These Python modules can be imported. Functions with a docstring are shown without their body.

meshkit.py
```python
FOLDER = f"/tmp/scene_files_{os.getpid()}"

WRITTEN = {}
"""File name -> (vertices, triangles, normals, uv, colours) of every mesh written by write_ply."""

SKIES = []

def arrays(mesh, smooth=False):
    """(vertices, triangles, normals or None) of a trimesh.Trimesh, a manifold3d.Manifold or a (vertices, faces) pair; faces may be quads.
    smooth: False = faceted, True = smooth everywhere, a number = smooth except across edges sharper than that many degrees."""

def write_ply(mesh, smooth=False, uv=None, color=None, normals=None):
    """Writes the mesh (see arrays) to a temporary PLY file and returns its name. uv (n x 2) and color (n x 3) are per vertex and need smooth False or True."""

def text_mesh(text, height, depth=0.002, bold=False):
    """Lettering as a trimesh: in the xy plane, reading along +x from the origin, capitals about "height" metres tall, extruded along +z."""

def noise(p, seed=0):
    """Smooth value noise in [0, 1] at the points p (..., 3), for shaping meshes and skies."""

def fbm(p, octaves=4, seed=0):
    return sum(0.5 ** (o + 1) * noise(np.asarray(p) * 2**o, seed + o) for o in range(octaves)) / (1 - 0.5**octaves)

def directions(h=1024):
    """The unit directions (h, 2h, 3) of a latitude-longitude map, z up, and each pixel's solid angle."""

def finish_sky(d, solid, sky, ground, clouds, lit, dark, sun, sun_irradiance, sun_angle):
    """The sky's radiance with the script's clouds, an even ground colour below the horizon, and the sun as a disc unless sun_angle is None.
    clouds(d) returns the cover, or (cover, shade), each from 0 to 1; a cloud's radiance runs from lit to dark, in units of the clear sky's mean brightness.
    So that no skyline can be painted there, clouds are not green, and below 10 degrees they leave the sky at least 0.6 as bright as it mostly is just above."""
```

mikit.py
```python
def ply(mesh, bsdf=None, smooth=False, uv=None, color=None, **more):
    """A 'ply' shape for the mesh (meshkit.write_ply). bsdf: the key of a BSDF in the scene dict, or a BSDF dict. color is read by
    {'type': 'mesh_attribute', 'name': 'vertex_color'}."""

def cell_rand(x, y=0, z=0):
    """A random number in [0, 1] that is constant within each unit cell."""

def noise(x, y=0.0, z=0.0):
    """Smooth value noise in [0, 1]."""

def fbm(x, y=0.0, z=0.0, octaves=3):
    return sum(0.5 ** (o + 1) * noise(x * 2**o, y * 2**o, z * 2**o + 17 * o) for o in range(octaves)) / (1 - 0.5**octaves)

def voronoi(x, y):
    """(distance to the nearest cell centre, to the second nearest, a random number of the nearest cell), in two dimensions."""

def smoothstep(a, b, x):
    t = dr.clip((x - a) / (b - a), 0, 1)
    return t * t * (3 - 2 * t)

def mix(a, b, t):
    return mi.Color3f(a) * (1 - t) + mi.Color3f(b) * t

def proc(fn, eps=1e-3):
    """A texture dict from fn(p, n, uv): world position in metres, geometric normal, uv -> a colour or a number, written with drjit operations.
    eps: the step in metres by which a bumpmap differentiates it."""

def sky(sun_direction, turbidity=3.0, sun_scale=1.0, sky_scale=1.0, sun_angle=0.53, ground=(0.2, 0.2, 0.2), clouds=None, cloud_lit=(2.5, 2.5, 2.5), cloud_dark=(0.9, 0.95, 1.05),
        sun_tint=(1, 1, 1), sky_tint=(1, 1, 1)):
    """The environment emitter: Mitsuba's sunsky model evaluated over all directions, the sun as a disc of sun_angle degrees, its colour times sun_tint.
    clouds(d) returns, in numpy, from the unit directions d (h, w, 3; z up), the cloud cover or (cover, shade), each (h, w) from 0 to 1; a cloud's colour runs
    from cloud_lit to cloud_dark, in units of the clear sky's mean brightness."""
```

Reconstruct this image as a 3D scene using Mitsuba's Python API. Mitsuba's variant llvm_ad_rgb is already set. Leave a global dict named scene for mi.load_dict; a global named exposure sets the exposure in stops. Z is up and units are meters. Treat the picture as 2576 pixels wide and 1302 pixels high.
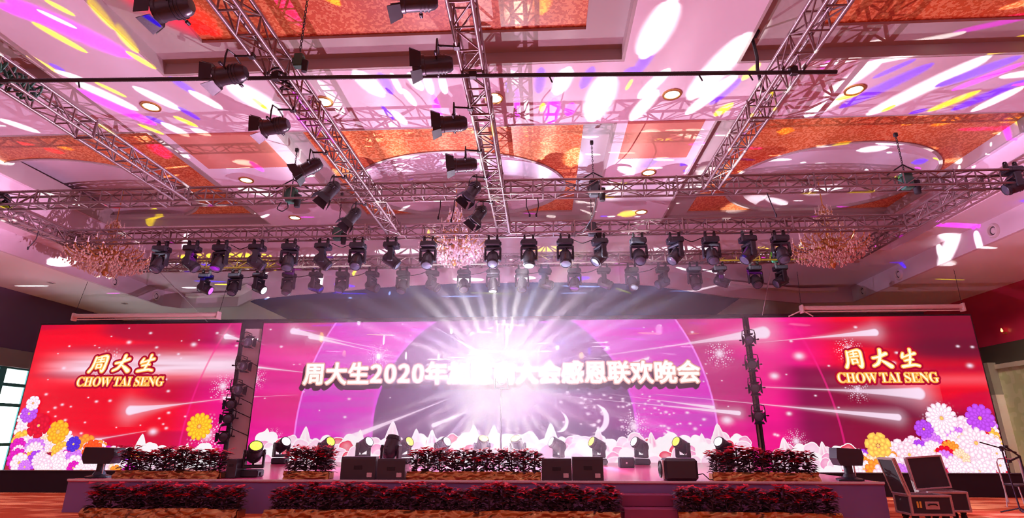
import math, json, random
import numpy as np, trimesh, shapely
from shapely.geometry import Polygon, Point, LineString
from shapely.ops import unary_union
from shapely import affinity
import drjit as dr
import mitsuba as mi
import mikit, meshkit

T = mi.ScalarTransform4f
rng = random.Random(7)
nrg = np.random.default_rng(7)
scene, labels = {}, {}

# ------------------------------------------------------------------ camera, sky, lamps, exposure
PITCH, YAW, EYE = math.radians(17.6), math.radians(-2.95), (0.0, 0.0, 1.4)
FWD = (math.sin(YAW) * math.cos(PITCH), math.cos(YAW) * math.cos(PITCH), math.sin(PITCH))
scene['camera'] = {'type': 'perspective', 'fov': 85.03, 'fov_axis': 'x', 'near_clip': 0.05, 'far_clip': 200.0,
                   'to_world': T().look_at(origin=list(EYE), target=[EYE[i] + FWD[i] for i in range(3)], up=[0, 0, 1])}
exposure = 0.0
H, HM, HS = 8.5, 7.45, 6.8              # high ceiling, stepped-down ceiling, soffit
ZT = 7.2                                # truss axis height
SCR_Y, STAGE_Z, STAGE_Y = 19.2, 0.60, 11.27
GAIN_GOBO, GAIN_FLARE, GAIN_SCREEN, GAIN_DOWN, GAIN_BEAM = 150.0, 560.0, 0.95, 6.0, 2500.0

scene['daylight'] = {'type': 'constant', 'radiance': {'type': 'rgb', 'value': [3.0, 3.2, 3.4]}, 'sampling_weight': 0.05}

class Binned:
    """Flat shapes of a picture or slide sorted into a grid, so that a point looks only at those near it. items: (bounds, numbers)."""

    def __init__(self, items, lo, hi, cell):
        self.lo, self.cell = lo, cell
        self.n = [int(math.ceil((b - a) / cell)) for a, b in zip(lo, hi)]
        bins = [[] for _ in range(self.n[0] * self.n[1])]
        for k, ((x0, y0, x1, y1), _) in enumerate(items):
            for i in range(max(0, int((x0 - lo[0]) / cell)), min(self.n[0] - 1, int((x1 - lo[0]) / cell)) + 1):
                for j in range(max(0, int((y0 - lo[1]) / cell)), min(self.n[1] - 1, int((y1 - lo[1]) / cell)) + 1):
                    bins[i * self.n[1] + j].append(k)
        self.k = max(len(b) for b in bins)
        none = len(items)
        self.table = mi.UInt32(np.array([(b + [none] * self.k)[:self.k] for b in bins], np.uint32).ravel())
        w = len(items[0][1])
        self.p = [mi.Float(np.array([it[1][i] for it in items] + [1e-3], np.float32)) for i in range(w)]
        self.none = none

    def each(self, x, y):
        i = dr.minimum(mi.UInt32(dr.clip((x - self.lo[0]) / self.cell, 0, self.n[0] - 1)), self.n[0] - 1)
        j = dr.minimum(mi.UInt32(dr.clip((y - self.lo[1]) / self.cell, 0, self.n[1] - 1)), self.n[1] - 1)
        inside = (x > self.lo[0]) & (y > self.lo[1]) & (x < self.lo[0] + self.cell * self.n[0]) & (y < self.lo[1] + self.cell * self.n[1])
        c = (i * self.n[1] + j) * self.k
        for k in range(self.k):
            t = dr.gather(mi.UInt32, self.table, c + k)
            yield inside & (t != self.none), [dr.gather(mi.Float, q, t) for q in self.p]


# the pattern lamp: a floor fixture whose gobo throws coloured streaks over the ceiling
GOBO_POS = (-3.36, 13.05, 1.98)
GOBO_TXT = 'M -8.97 7.35 -8.00 8.82 0.24;M -9.26 7.43 -8.59 7.91 0.16;W -8.69 7.56 -8.39 8.02 0.05;Y -9.04 7.86 -8.73 8.67 0.08;Y -8.36 7.34 -8.17 7.71 0.06;Y -7.64 7.42 -7.70 8.11 0.08;Y -7.65 8.11 -7.73 8.72 0.09;Y -7.92 8.71 -7.72 9.24 0.07;Y -9.96 8.60 -9.79 9.30 0.06;W -9.79 9.21 -9.45 9.56 0.09;B -9.72 8.98 -9.63 9.22 0.06;W -9.66 9.60 -9.15 10.65 0.14;Y -9.28 9.62 -9.02 10.16 0.06;M -9.85 9.89 -9.16 11.28 0.17;W -8.57 9.84 -8.16 10.70 0.12;B -8.11 10.63 -7.95 11.13 0.08;B -7.59 9.55 -7.43 10.12 0.10;W -7.47 10.04 -7.18 10.71 0.11;Y -8.44 10.99 -8.19 11.44 0.08;Y -9.51 11.28 -9.23 11.74 0.07;B -9.08 10.96 -8.88 11.30 0.09;W -8.90 11.26 -8.67 11.83 0.12;W -8.36 11.56 -8.11 11.82 0.11;W -12.62 10.89 -12.23 11.49 0.12;W -6.46 9.81 -5.97 10.98 0.25;Y -6.26 10.38 -6.15 10.81 0.07;W -6.64 11.20 -6.36 11.61 0.17;W -4.59 9.84 -4.50 11.06 0.12;W -3.69 9.55 -3.39 10.40 0.17;B -3.22 9.64 -3.16 10.34 0.11;W -2.98 9.65 -2.94 10.35 0.06;W -2.86 10.21 -2.74 10.82 0.07;W -2.61 9.67 -2.48 10.23 0.10;W -2.28 9.69 -2.29 10.39 0.08;W -1.97 9.77 -1.99 10.40 0.07;M -2.26 10.46 -2.29 11.60 0.08;W -3.29 11.04 -3.14 11.59 0.09;B -3.50 10.78 -3.38 11.37 0.05;W -0.52 9.71 -0.40 10.19 0.11;B -0.65 10.04 -0.63 10.55 0.02;B 0.10 9.64 0.04 10.46 0.10;W 0.65 9.67 0.43 10.53 0.15;B 1.13 9.67 0.97 10.34 0.10;W -0.23 10.79 -0.29 11.53 0.12;M -0.43 10.33 -0.46 11.52 0.06;M 0.39 10.75 0.31 11.70 0.15;M 0.79 10.93 0.72 11.41 0.11;Y 0.14 10.89 0.10 11.21 0.06;W 1.48 9.95 1.29 11.61 0.26;B 1.97 9.71 1.81 9.96 0.09;B 2.27 9.00 2.04 9.91 0.11;W 2.34 7.94 2.11 9.34 0.24;Y 1.99 10.11 1.92 10.46 0.04;W 2.67 9.81 2.26 10.77 0.12;W 2.57 10.56 2.23 11.66 0.15;W 3.93 8.87 3.40 10.83 0.24;B 4.23 10.22 3.90 11.09 0.11;W 4.10 10.08 3.47 11.47 0.14;Y 4.45 9.71 4.31 10.23 0.08;Y 4.35 11.11 4.14 11.59 0.11;W 6.80 9.77 6.33 10.90 0.16;W 6.68 10.92 6.26 11.70 0.20;B 7.89 9.93 6.90 11.37 0.17;W 8.84 9.75 7.69 11.69 0.21;Y 6.99 10.86 6.63 11.07 0.09;B 9.46 9.78 8.52 10.65 0.16;M 9.69 9.98 8.96 10.82 0.11;B 10.18 10.60 9.50 11.61 0.16;W 10.35 10.82 9.98 11.69 0.13;Y 9.52 10.92 8.98 11.64 0.12;Y 8.04 11.38 7.91 11.61 0.07;B 8.86 11.58 8.60 11.73 0.08;B 7.47 9.74 7.01 10.30 0.08;W 5.46 9.70 5.44 10.02 0.10;M 5.91 9.69 5.78 9.91 0.10;R -7.03 7.41 -6.07 8.80 0.37;M -4.73 7.53 -4.32 8.76 0.17;Y -3.91 7.57 -3.54 8.27 0.11;W -0.42 8.38 -0.48 8.92 0.20;W -0.58 7.74 -0.60 8.12 0.09;Y 0.02 7.96 -0.06 8.66 0.13;B 2.32 13.64 2.54 13.72 0.10;B 2.88 14.14 3.17 13.69 0.13;B 3.95 14.08 4.18 13.74 0.14;W 2.27 14.11 2.66 14.50 0.15;W 2.60 12.22 3.01 12.33 0.14;W 3.38 12.26 4.04 12.58 0.11;Y 2.97 12.62 3.37 12.68 0.10;W 2.44 12.40 2.85 12.52 0.13;W 0.82 13.57 0.75 14.52 0.23;W -1.74 12.58 -1.62 12.38 0.18;Y -0.41 12.77 -0.36 12.90 0.09;W -0.53 12.64 -0.32 12.45 0.16;W -4.39 12.86 -4.02 12.67 0.17;M -9.86 12.68 -10.04 13.47 0.21;W -9.72 11.87 -10.06 12.67 0.18;W -9.58 12.59 -9.36 12.93 0.17;W -8.21 13.22 -7.73 13.36 0.15;M -7.78 13.24 -7.74 13.84 0.10;W -5.80 14.45 -5.54 14.73 0.23;W -4.01 14.28 -3.58 14.43 0.21;W -3.05 14.08 -2.53 14.36 0.17;B -5.29 14.34 -5.20 14.40 0.11;W 8.21 14.41 8.98 14.26 0.16;W 9.50 14.24 10.11 14.05 0.16;W 7.89 14.89 8.55 14.68 0.17;W 10.56 14.78 11.37 14.70 0.13;Y 7.39 13.79 7.70 13.59 0.13;Y 9.28 12.85 9.68 12.58 0.14;Y 10.72 12.73 11.43 12.67 0.12;Y 5.73 12.96 6.02 12.94 0.15;B 9.81 15.38 10.12 15.14 0.16;W 7.68 17.20 8.63 17.09 0.24;W 5.94 17.80 6.63 17.49 0.37;W 4.31 16.39 4.89 15.82 0.43;W 4.51 15.24 4.94 14.74 0.37;Y 2.74 17.63 3.24 17.48 0.25;W 1.23 16.87 1.59 16.57 0.42;W -8.95 14.83 -8.27 15.44 0.22;M -13.60 16.27 -12.93 16.48 0.19;W -14.96 16.04 -14.44 16.23 0.16;W -15.25 14.79 -15.02 15.24 0.15;W -14.77 13.23 -14.43 13.74 0.10;R -12.85 12.86 -12.60 13.11 0.12;Y -12.44 12.77 -12.19 12.94 0.09;R -13.30 12.51 -12.97 12.74 0.09'
PAL = {'W': (3.0, 2.9, 3.05), 'B': (0.02, 0.0, 1.9), 'M': (1.9, 0.03, 2.2), 'Y': (2.5, 2.0, 0.02), 'R': (2.4, 0.05, 0.25)}
STREAKS = []
for s in GOBO_TXT.split(';'):
    c, *v = s.split()
    STREAKS.append((c, *map(float, v)))
gx, gy = GOBO_POS[0], GOBO_POS[1]
_r = random.Random(5)
for i in range(120):                    # the outer part of the slide: small spots that land on the lower ceilings and walls
    a = _r.uniform(0, 2 * math.pi)
    d = _r.uniform(4, 24) if math.sin(a) > -0.1 else _r.uniform(9.0, 16.0)
    l = d * _r.uniform(0.05, 0.16)
    w = d * _r.uniform(0.004, 0.009)
    ca, sa = math.cos(a), math.sin(a)
    STREAKS.append((_r.choice('WWWWWYMB'), gx + ca * d, gy + sa * d, gx + ca * (d + l), gy + sa * (d + l), w))

for c, x1, y1, x2, y2, w in (('Y', -14.6, 19.6, -10.7, 19.6, .13), ('W', -15.6, 20.1, -12.0, 20.0, .10), ('W', -10.6, 19.75, -6.6, 19.7, .13), ('W', -6.2, 19.5, -4.4, 19.5, .10), ('W', -4.2, 19.8, -.8, 19.8, .14), ('Y', .2, 19.5, 1.6, 19.5, .10),
                             ('W', 1.0, 19.8, 4.5, 19.8, .13), ('W', 5.0, 19.6, 7.5, 19.6, .10), ('Y', 8.6, 19.7, 12.4, 19.7, .14), ('W', 8.0, 20.1, 14.2, 20.0, .12), ('M', 9.8, 20.5, 12.0, 20.5, .10), ('B', -8.6, 19.3, -8.0, 19.3, .08), ('W', 15.8, 18.0, 19.6, 20.3, .38), ('W', -20.6, 18.4, -19.2, 19.0, .40)):
    STREAKS.append((c, x1, y1, x2, y2, w))
for i in range(90):
    x, y, l = _r.uniform(-8.5, 12), _r.uniform(11.9, 18.4), _r.uniform(.12, .5)
    STREAKS.append((_r.choice('WWWWWWWYBM'), x, y, x + l, y + l * _r.uniform(-.15, .25), _r.uniform(.025, .06)))

for i in range(75):                     # long flat streaks for the lower ceiling and the soffits
    x, y, l = _r.uniform(-27, 29), _r.uniform(19.8, 36), _r.uniform(.7, 2.4)
    STREAKS.append((_r.choice('WWWWWYMB'), x, y, x + l, y + l * _r.uniform(-.05, .2), _r.uniform(.06, .15)))


def streak_item(c, x1, y1, x2, y2, w):
    e = w * 1.6
    return ((min(x1, x2) - e, min(y1, y2) - e, max(x1, x2) + e, max(y1, y2) + e), (x1, y1, x2, y2, w, *PAL[c]))


SLIDE = Binned([streak_item(*s) for s in STREAKS], (-32.0, -14.0), (30.0, 46.0), 0.8)


def gobo_fn(p, n, uv):
    """The slide: where a ray of this lamp meets the ceiling's level, drawn with soft capsules; the lens evens out the fall-off."""
    t = math.tan(math.radians(GOBO_CUT))
    a, b = (2 * uv.x - 1) * t, (2 * uv.y - 1) * t
    il = dr.rsqrt(a * a + b * b + 1)
    d = [(GOBO_X[k] * a + GOBO_Y[k] * b + GOBO_Z[k]) * il for k in range(3)]
    wz = dr.maximum(d[2], 0.06)
    h = H - GOBO_POS[2]
    X, Y = GOBO_POS[0] + d[0] / wz * h, GOBO_POS[1] + d[1] / wz * h
    lens = 1 / dr.power(dr.maximum(wz, 0.42), 2.6)
    soft = mikit.noise(X * 0.7, Y * 0.7, 3.0)
    col = mi.Color3f(0.62, 0.33, 0.55) * (0.55 + 0.5 * soft)
    col *= 1 - .72 * mikit.smoothstep(13.5, 18.0, Y)
    for on, (x1, y1, x2, y2, w, r_, g_, b_) in SLIDE.each(X, Y):
        dx, dy = x2 - x1, y2 - y1
        q = dx * dx + dy * dy + 1e-6
        s = dr.clip(((X - x1) * dx + (Y - y1) * dy) / q, 0, 1)
        e = dr.square(X - x1 - s * dx) + dr.square(Y - y1 - s * dy)
        taper = w * (0.45 + 0.75 * dr.sqrt(dr.maximum(4 * s * (1 - s), 0.0)))
        m = dr.select(on, 1 - mikit.smoothstep(0.42, 1.3, dr.sqrt(e) / taper), 0.0)
        col = col * (1 - m) + mi.Color3f(r_, g_, b_) * m
    return col * lens * dr.select(d[2] > 0.0, 1.0, 0.0)


def frame_of(origin, target, up):
    """The spot's local axes as mitsuba's look_at makes them (x, y, z columns)."""
    m = np.array(T().look_at(origin=list(origin), target=list(target), up=list(up)).matrix, float)
    return [[float(v) for v in m[:3, k]] for k in range(3)]


GOBO_CUT = 82.0
_tgt = (GOBO_POS[0] + 0.3, GOBO_POS[1] - 0.8, GOBO_POS[2] + 6.0)
GOBO_X, GOBO_Y, GOBO_Z = frame_of(GOBO_POS, _tgt, (0, 0, 1))
scene['pattern_lamp'] = {'type': 'spot', 'to_world': T().look_at(origin=list(GOBO_POS), target=list(_tgt), up=[0, 0, 1]), 'cutoff_angle': GOBO_CUT, 'beam_width': 80.0,
                         'intensity': {'type': 'rgb', 'value': [GAIN_GOBO] * 3}, 'texture': mikit.proc(gobo_fn), 'sampling_weight': 3.0}

# the beam lamp that looks into the hall: the fan of converging beams is drawn into its colour
FLARE_POS = (-1.2, 16.72, 3.02)
FLARE_CUT = 86.0


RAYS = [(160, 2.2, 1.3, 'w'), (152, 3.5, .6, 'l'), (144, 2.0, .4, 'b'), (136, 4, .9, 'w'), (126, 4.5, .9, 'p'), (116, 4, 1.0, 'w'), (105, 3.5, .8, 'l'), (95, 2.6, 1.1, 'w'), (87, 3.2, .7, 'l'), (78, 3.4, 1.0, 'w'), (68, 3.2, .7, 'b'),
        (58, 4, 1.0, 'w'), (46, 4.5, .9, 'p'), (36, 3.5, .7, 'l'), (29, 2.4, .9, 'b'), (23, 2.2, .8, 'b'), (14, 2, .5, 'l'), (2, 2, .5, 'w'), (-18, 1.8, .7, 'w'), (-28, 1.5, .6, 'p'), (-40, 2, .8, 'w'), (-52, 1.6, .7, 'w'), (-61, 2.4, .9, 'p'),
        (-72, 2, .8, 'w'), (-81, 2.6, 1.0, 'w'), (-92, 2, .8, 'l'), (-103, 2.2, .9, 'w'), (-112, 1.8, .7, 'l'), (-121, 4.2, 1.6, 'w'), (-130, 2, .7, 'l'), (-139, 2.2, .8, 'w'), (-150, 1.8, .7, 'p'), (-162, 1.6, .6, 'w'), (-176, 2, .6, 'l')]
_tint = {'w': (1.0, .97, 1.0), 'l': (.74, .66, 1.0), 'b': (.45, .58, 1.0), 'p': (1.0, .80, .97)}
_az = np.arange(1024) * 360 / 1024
_ray_rgb = np.zeros((1024, 3))
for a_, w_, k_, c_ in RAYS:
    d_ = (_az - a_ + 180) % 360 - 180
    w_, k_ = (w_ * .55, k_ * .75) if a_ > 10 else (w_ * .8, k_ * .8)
    _ray_rgb += (k_ * np.exp(-np.abs(d_ / w_) ** 2.2))[:, None] * np.array(_tint[c_])
_ray_rgb += np.array([.07, .08, .15])
RAY_FAN = [mi.Float(np.append(_ray_rgb[:, k], _ray_rgb[0, k]).astype(np.float32)) for k in range(3)]
_fx, _fy, _fz = frame_of(FLARE_POS, (0.0, 0.0, FLARE_POS[2]), (0, 0, 1))


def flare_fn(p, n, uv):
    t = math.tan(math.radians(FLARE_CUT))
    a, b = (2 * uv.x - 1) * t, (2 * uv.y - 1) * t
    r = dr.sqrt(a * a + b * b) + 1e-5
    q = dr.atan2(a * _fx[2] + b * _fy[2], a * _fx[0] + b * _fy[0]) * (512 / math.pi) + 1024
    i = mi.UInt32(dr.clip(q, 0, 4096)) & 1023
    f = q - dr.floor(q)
    rays = mi.Color3f(*[dr.lerp(dr.gather(mi.Float, c, i), dr.gather(mi.Float, c, i + 1), f) for c in RAY_FAN])
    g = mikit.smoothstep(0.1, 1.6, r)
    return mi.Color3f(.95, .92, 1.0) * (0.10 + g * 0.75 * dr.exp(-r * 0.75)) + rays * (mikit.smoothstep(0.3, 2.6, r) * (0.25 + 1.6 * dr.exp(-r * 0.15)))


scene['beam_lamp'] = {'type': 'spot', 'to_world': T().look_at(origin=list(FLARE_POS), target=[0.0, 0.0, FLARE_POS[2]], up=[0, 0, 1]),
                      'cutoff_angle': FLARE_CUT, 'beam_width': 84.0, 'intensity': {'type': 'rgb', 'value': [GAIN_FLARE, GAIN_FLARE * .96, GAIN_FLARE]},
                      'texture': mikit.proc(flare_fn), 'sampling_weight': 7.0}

# two beams of the hanging heads at the left cross the haze
for k, (o, t_, c) in enumerate((((-9.62, 18.25, 6.28), (-1.9, 15.7, 3.9), (0.85, 0.92, 1.0)), ((-11.5, 18.2, 6.25), (-3.4, 15.6, 3.9), (0.8, 0.12, 1.0)), ((6.3, 18.2, 6.3), (0.4, 15.7, 3.9), (0.45, 0.55, 1.0)))):
    scene[f'head_beam_{k}'] = {'type': 'spot', 'to_world': T().look_at(origin=list(o), target=list(t_), up=[0, 0, 1]), 'cutoff_angle': 2.6, 'beam_width': 1.9,
                               'intensity': {'type': 'rgb', 'value': [GAIN_BEAM * v for v in c]}, 'sampling_weight': 0.9}

# a spot added in the right soffit, out of view, to brighten the wallpaper
scene['added_wallpaper_spot'] = {'type': 'spot', 'to_world': T().look_at(origin=[15.9, 16.6, 6.7], target=[17.45, 21.0, 1.9], up=[0, 0, 1]), 'cutoff_angle': 34.0, 'beam_width': 20.0, 'intensity': {'type': 'rgb', 'value': [110.0, 102.0, 74.0]}, 'sampling_weight': 0.4}


# ------------------------------------------------------------------ materials
def two(d):
    return {'type': 'twosided', 'bsdf': d}


def pr(c, rough=0.6, metal=0.0, **k):
    return two({'type': 'principled', 'base_color': {'type': 'rgb', 'value': list(c)} if isinstance(c, tuple) else c, 'roughness': rough, 'metallic': metal, **k})


def damask(p, n, uv):
    v = mikit.fbm(p.x * 24, p.y * 24, 4.0, 2)
    w = mikit.noise(p.x * 1.1, p.y * 1.1, 9.0)
    m = mikit.smoothstep(0.46, 0.60, v)
    return mikit.mix(mikit.mix((0.52, 0.07, 0.02), (0.46, 0.12, 0.03), w), (0.80, 0.34, 0.14), m * 0.5)


def carpet(p, n, uv):
    v = mikit.fbm(p.x * 0.9, p.y * 2.6, 2.0, 3)
    w = mikit.fbm(p.x * 2.3 + 9, p.y * 6.0, 5.0, 3)
    m = mikit.smoothstep(0.42, 0.62, 0.6 * v + 0.4 * w)
    return mikit.mix((0.52, 0.10, 0.025), (0.92, 0.46, 0.18), m)


def papered(p, n, uv):
    a = mikit.noise(p.y * 6, p.z * 6, 3.0)
    return mikit.mix((0.66, 0.72, 0.42), (0.78, 0.82, 0.55), mikit.smoothstep(0.4, 0.6, a))


def lacquer(p, n, uv):
    a = mikit.fbm(p.y * 0.8, p.z * 2.0, p.x, 3)
    return mikit.mix((0.52, 0.02, 0.075), (0.68, 0.035, 0.10), a)


BS = {
    'plaster': pr((0.66, 0.57, 0.62), 0.75), 'border_paint': pr((0.37, 0.32, 0.30), 0.6), 'damask': pr(mikit.proc(damask), 0.42),
    'soffit_paint': pr((0.80, 0.75, 0.74), 0.7), 'canopy_blue': pr((0.05, 0.09, 0.23), 0.6), 'dark_wall': pr((0.15, 0.09, 0.16), 0.45),
    'red_lacquer': two({'type': 'principled', 'base_color': mikit.proc(lacquer), 'roughness': 0.28, 'specular': 0.5}), 'red_panel': pr((0.55, 0.20, 0.14), 0.6),
    'carpet': pr(mikit.proc(carpet), 0.9), 'wallpaper': pr(mikit.proc(papered), 0.8), 'grey_column': pr((0.30, 0.27, 0.24), 0.6), 'dark_trim': pr((0.06, 0.045, 0.04), 0.5),
    'cream': pr((0.78, 0.70, 0.60), 0.5), 'beige_panel': pr((0.80, 0.72, 0.68), 0.7),
    'stage_floor': two({'type': 'principled', 'base_color': {'type': 'rgb', 'value': [0.50, 0.07, 0.16]}, 'roughness': 0.2, 'specular': 1.0}),
    'stage_skirt': pr((0.24, 0.16, 0.38), 0.7), 'black_cloth': pr((0.022, 0.018, 0.026), 0.85), 'pale_strip': pr((0.8, 0.78, 0.78), 0.4),  # the violet haze veil is put into the stage skirt's purple
    'truss_metal': pr((0.24, 0.18, 0.18), 0.36, 0.6), 'black_plastic': pr((0.020, 0.020, 0.028), 0.38), 'black_satin': pr((0.035, 0.035, 0.045), 0.28), 'black_steel': pr((0.03, 0.028, 0.03), 0.5, 0.3),
    'lens_glass': pr((0.10, 0.11, 0.15), 0.08, 0.2), 'green_steel': pr((0.03, 0.12, 0.08), 0.45), 'chrome': pr((0.75, 0.75, 0.78), 0.2, 1.0), 'rubber': pr((0.015, 0.013, 0.016), 0.7),
    'gold': pr((0.62, 0.34, 0.11), 0.3, 0.85), 'crystal': pr((0.72, 0.56, 0.44), 0.12, 0.45), 'candle': pr((0.9, 0.85, 0.78), 0.5),
    'gold_satin': pr((0.50, 0.27, 0.09), 0.27, 0.85), 'leaf': pr((0.10, 0.055, 0.075), 0.6), 'bract': pr((0.80, 0.04, 0.10), 0.5), 'red_board': pr((0.24, 0.04, 0.12), 0.6),
    'alu': pr((0.62, 0.56, 0.52), 0.4, 0.7), 'case_board': pr((0.035, 0.03, 0.035), 0.6), 'yellow_label': pr((0.75, 0.55, 0.08), 0.6), 'white_print': pr((0.75, 0.72, 0.70), 0.6),
    'teal_frame': pr((0.06, 0.34, 0.32), 0.4), 'port_ring': pr((0.65, 0.60, 0.58), 0.5), 'port_dark': pr((0.06, 0.05, 0.055), 0.6), 'white_frame': pr((0.72, 0.70, 0.72), 0.5),
    'screen_back': pr((0.03, 0.03, 0.035), 0.6), 'letter_shade': pr((0.05, 0.012, 0.03), 0.9),
    'crystal_pale': pr((0.95, 0.84, 0.88), 0.12, 0.3),
    'pane_glass': {'type': 'thindielectric'}, 'nothing': {'type': 'null'},
}
for k, v in BS.items():
    scene['mat_' + k] = v


# ------------------------------------------------------------------ helpers
def numbered(name):
    if name not in USED:
        USED.add(name)
        return name
    i = 1
    while f'{name}_{i:03d}' in USED:
        i += 1
    USED.add(f'{name}_{i:03d}')
    return f'{name}_{i:03d}'


USED = set()
PLY = {}


def shape(mesh, mat, smooth=False, uv=None):
    return mikit.ply(mesh, 'mat_' + mat, smooth, uv)


def thing(name, label, cat, group=None, kind=None):
    k = numbered(name)
    labels[k] = {'label': label, 'category': cat}
    if group:
        labels[k]['group'] = group
    if kind:
        labels[k]['kind'] = kind
    return k


def struct(name, sh, label=None):
    k = numbered(name)
    scene[k] = sh
    labels[k] = {'kind': 'structure', 'label': label or name.replace('_', ' ')}
    return k


def part(parent, name, sh, tw=None, label=None, kind=None, **more):
    k = numbered(parent + '__' + name)
    scene[k] = {**sh, **more}
    if tw is not None:
        scene[k]['to_world'] = tw
    if label or kind:
        labels[k] = {a: b for a, b in (('label', label), ('kind', kind)) if b}
    return k


def box(lo, hi):
    lo, hi = np.array(lo, float), np.array(hi, float)
    m = trimesh.creation.box(extents=np.abs(hi - lo))
    m.apply_translation((lo + hi) / 2)
    return m


def cbox(lo, hi, c=0.01):
    """A box with chamfered edges."""
    lo, hi = np.array(lo, float), np.array(hi, float)
    c = min(c, 0.45 * (hi - lo).min())
    P = []
    for s in np.ndindex(2, 2, 2):
        q = np.where(s, hi, lo)
        sg = np.where(s, -1, 1)
        for k in range(3):
            e = sg * c
            e[k] = 0
            P.append(q + e)
    return trimesh.Trimesh(np.array(P)).convex_hull


def cat(*ms):
    return trimesh.util.concatenate(list(ms))


def tube(pts, r, sides=6):
    p = np.asarray(pts, float)
    t = np.gradient(p, axis=0)
    t /= np.linalg.norm(t, axis=1, keepdims=True) + 1e-12
    a = np.cross(t, np.where(np.abs(t[:, 2:]) < 0.9, [0, 0, 1.0], [1.0, 0, 0]))
    a /= np.linalg.norm(a, axis=1, keepdims=True) + 1e-12
    b = np.cross(t, a)
    an = np.arange(sides) * 2 * np.pi / sides
    rr = np.broadcast_to(r, (len(p),))[:, None, None]
    v = p[:, None] + rr * (np.cos(an)[None, :, None] * a[:, None] + np.sin(an)[None, :, None] * b[:, None])
    n = len(p)
    i, j = np.meshgrid(np.arange(n - 1), np.arange(sides), indexing='ij')
    q = np.stack([i * sides + j, i * sides + (j + 1) % sides, (i + 1) * sides + (j + 1) % sides, (i + 1) * sides + j], -1).reshape(-1, 4)
    caps = []
    for base in (0, (n - 1) * sides):
        for j in range(1, sides - 1):
            caps.append([base, base + j, base + j + 1])
    return trimesh.Trimesh(v.reshape(-1, 3), np.vstack([q[:, [0, 1, 2]], q[:, [0, 2, 3]], caps]), process=False)


def lathe(profile, n=20):
    m = trimesh.creation.revolve(np.array(profile, float), sections=n)
    if m.volume < 0:
        m.invert()
    return m


def slab(poly, z0, z1):
    g = [trimesh.creation.extrude_polygon(p, z1 - z0, engine='earcut') for p in getattr(poly, 'geoms', [poly])]
    m = cat(*g)
    m.apply_translation([0, 0, z0])
    return m


def rect(x0, y0, x1, y1):
    return shapely.box(x0, y0, x1, y1)


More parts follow.
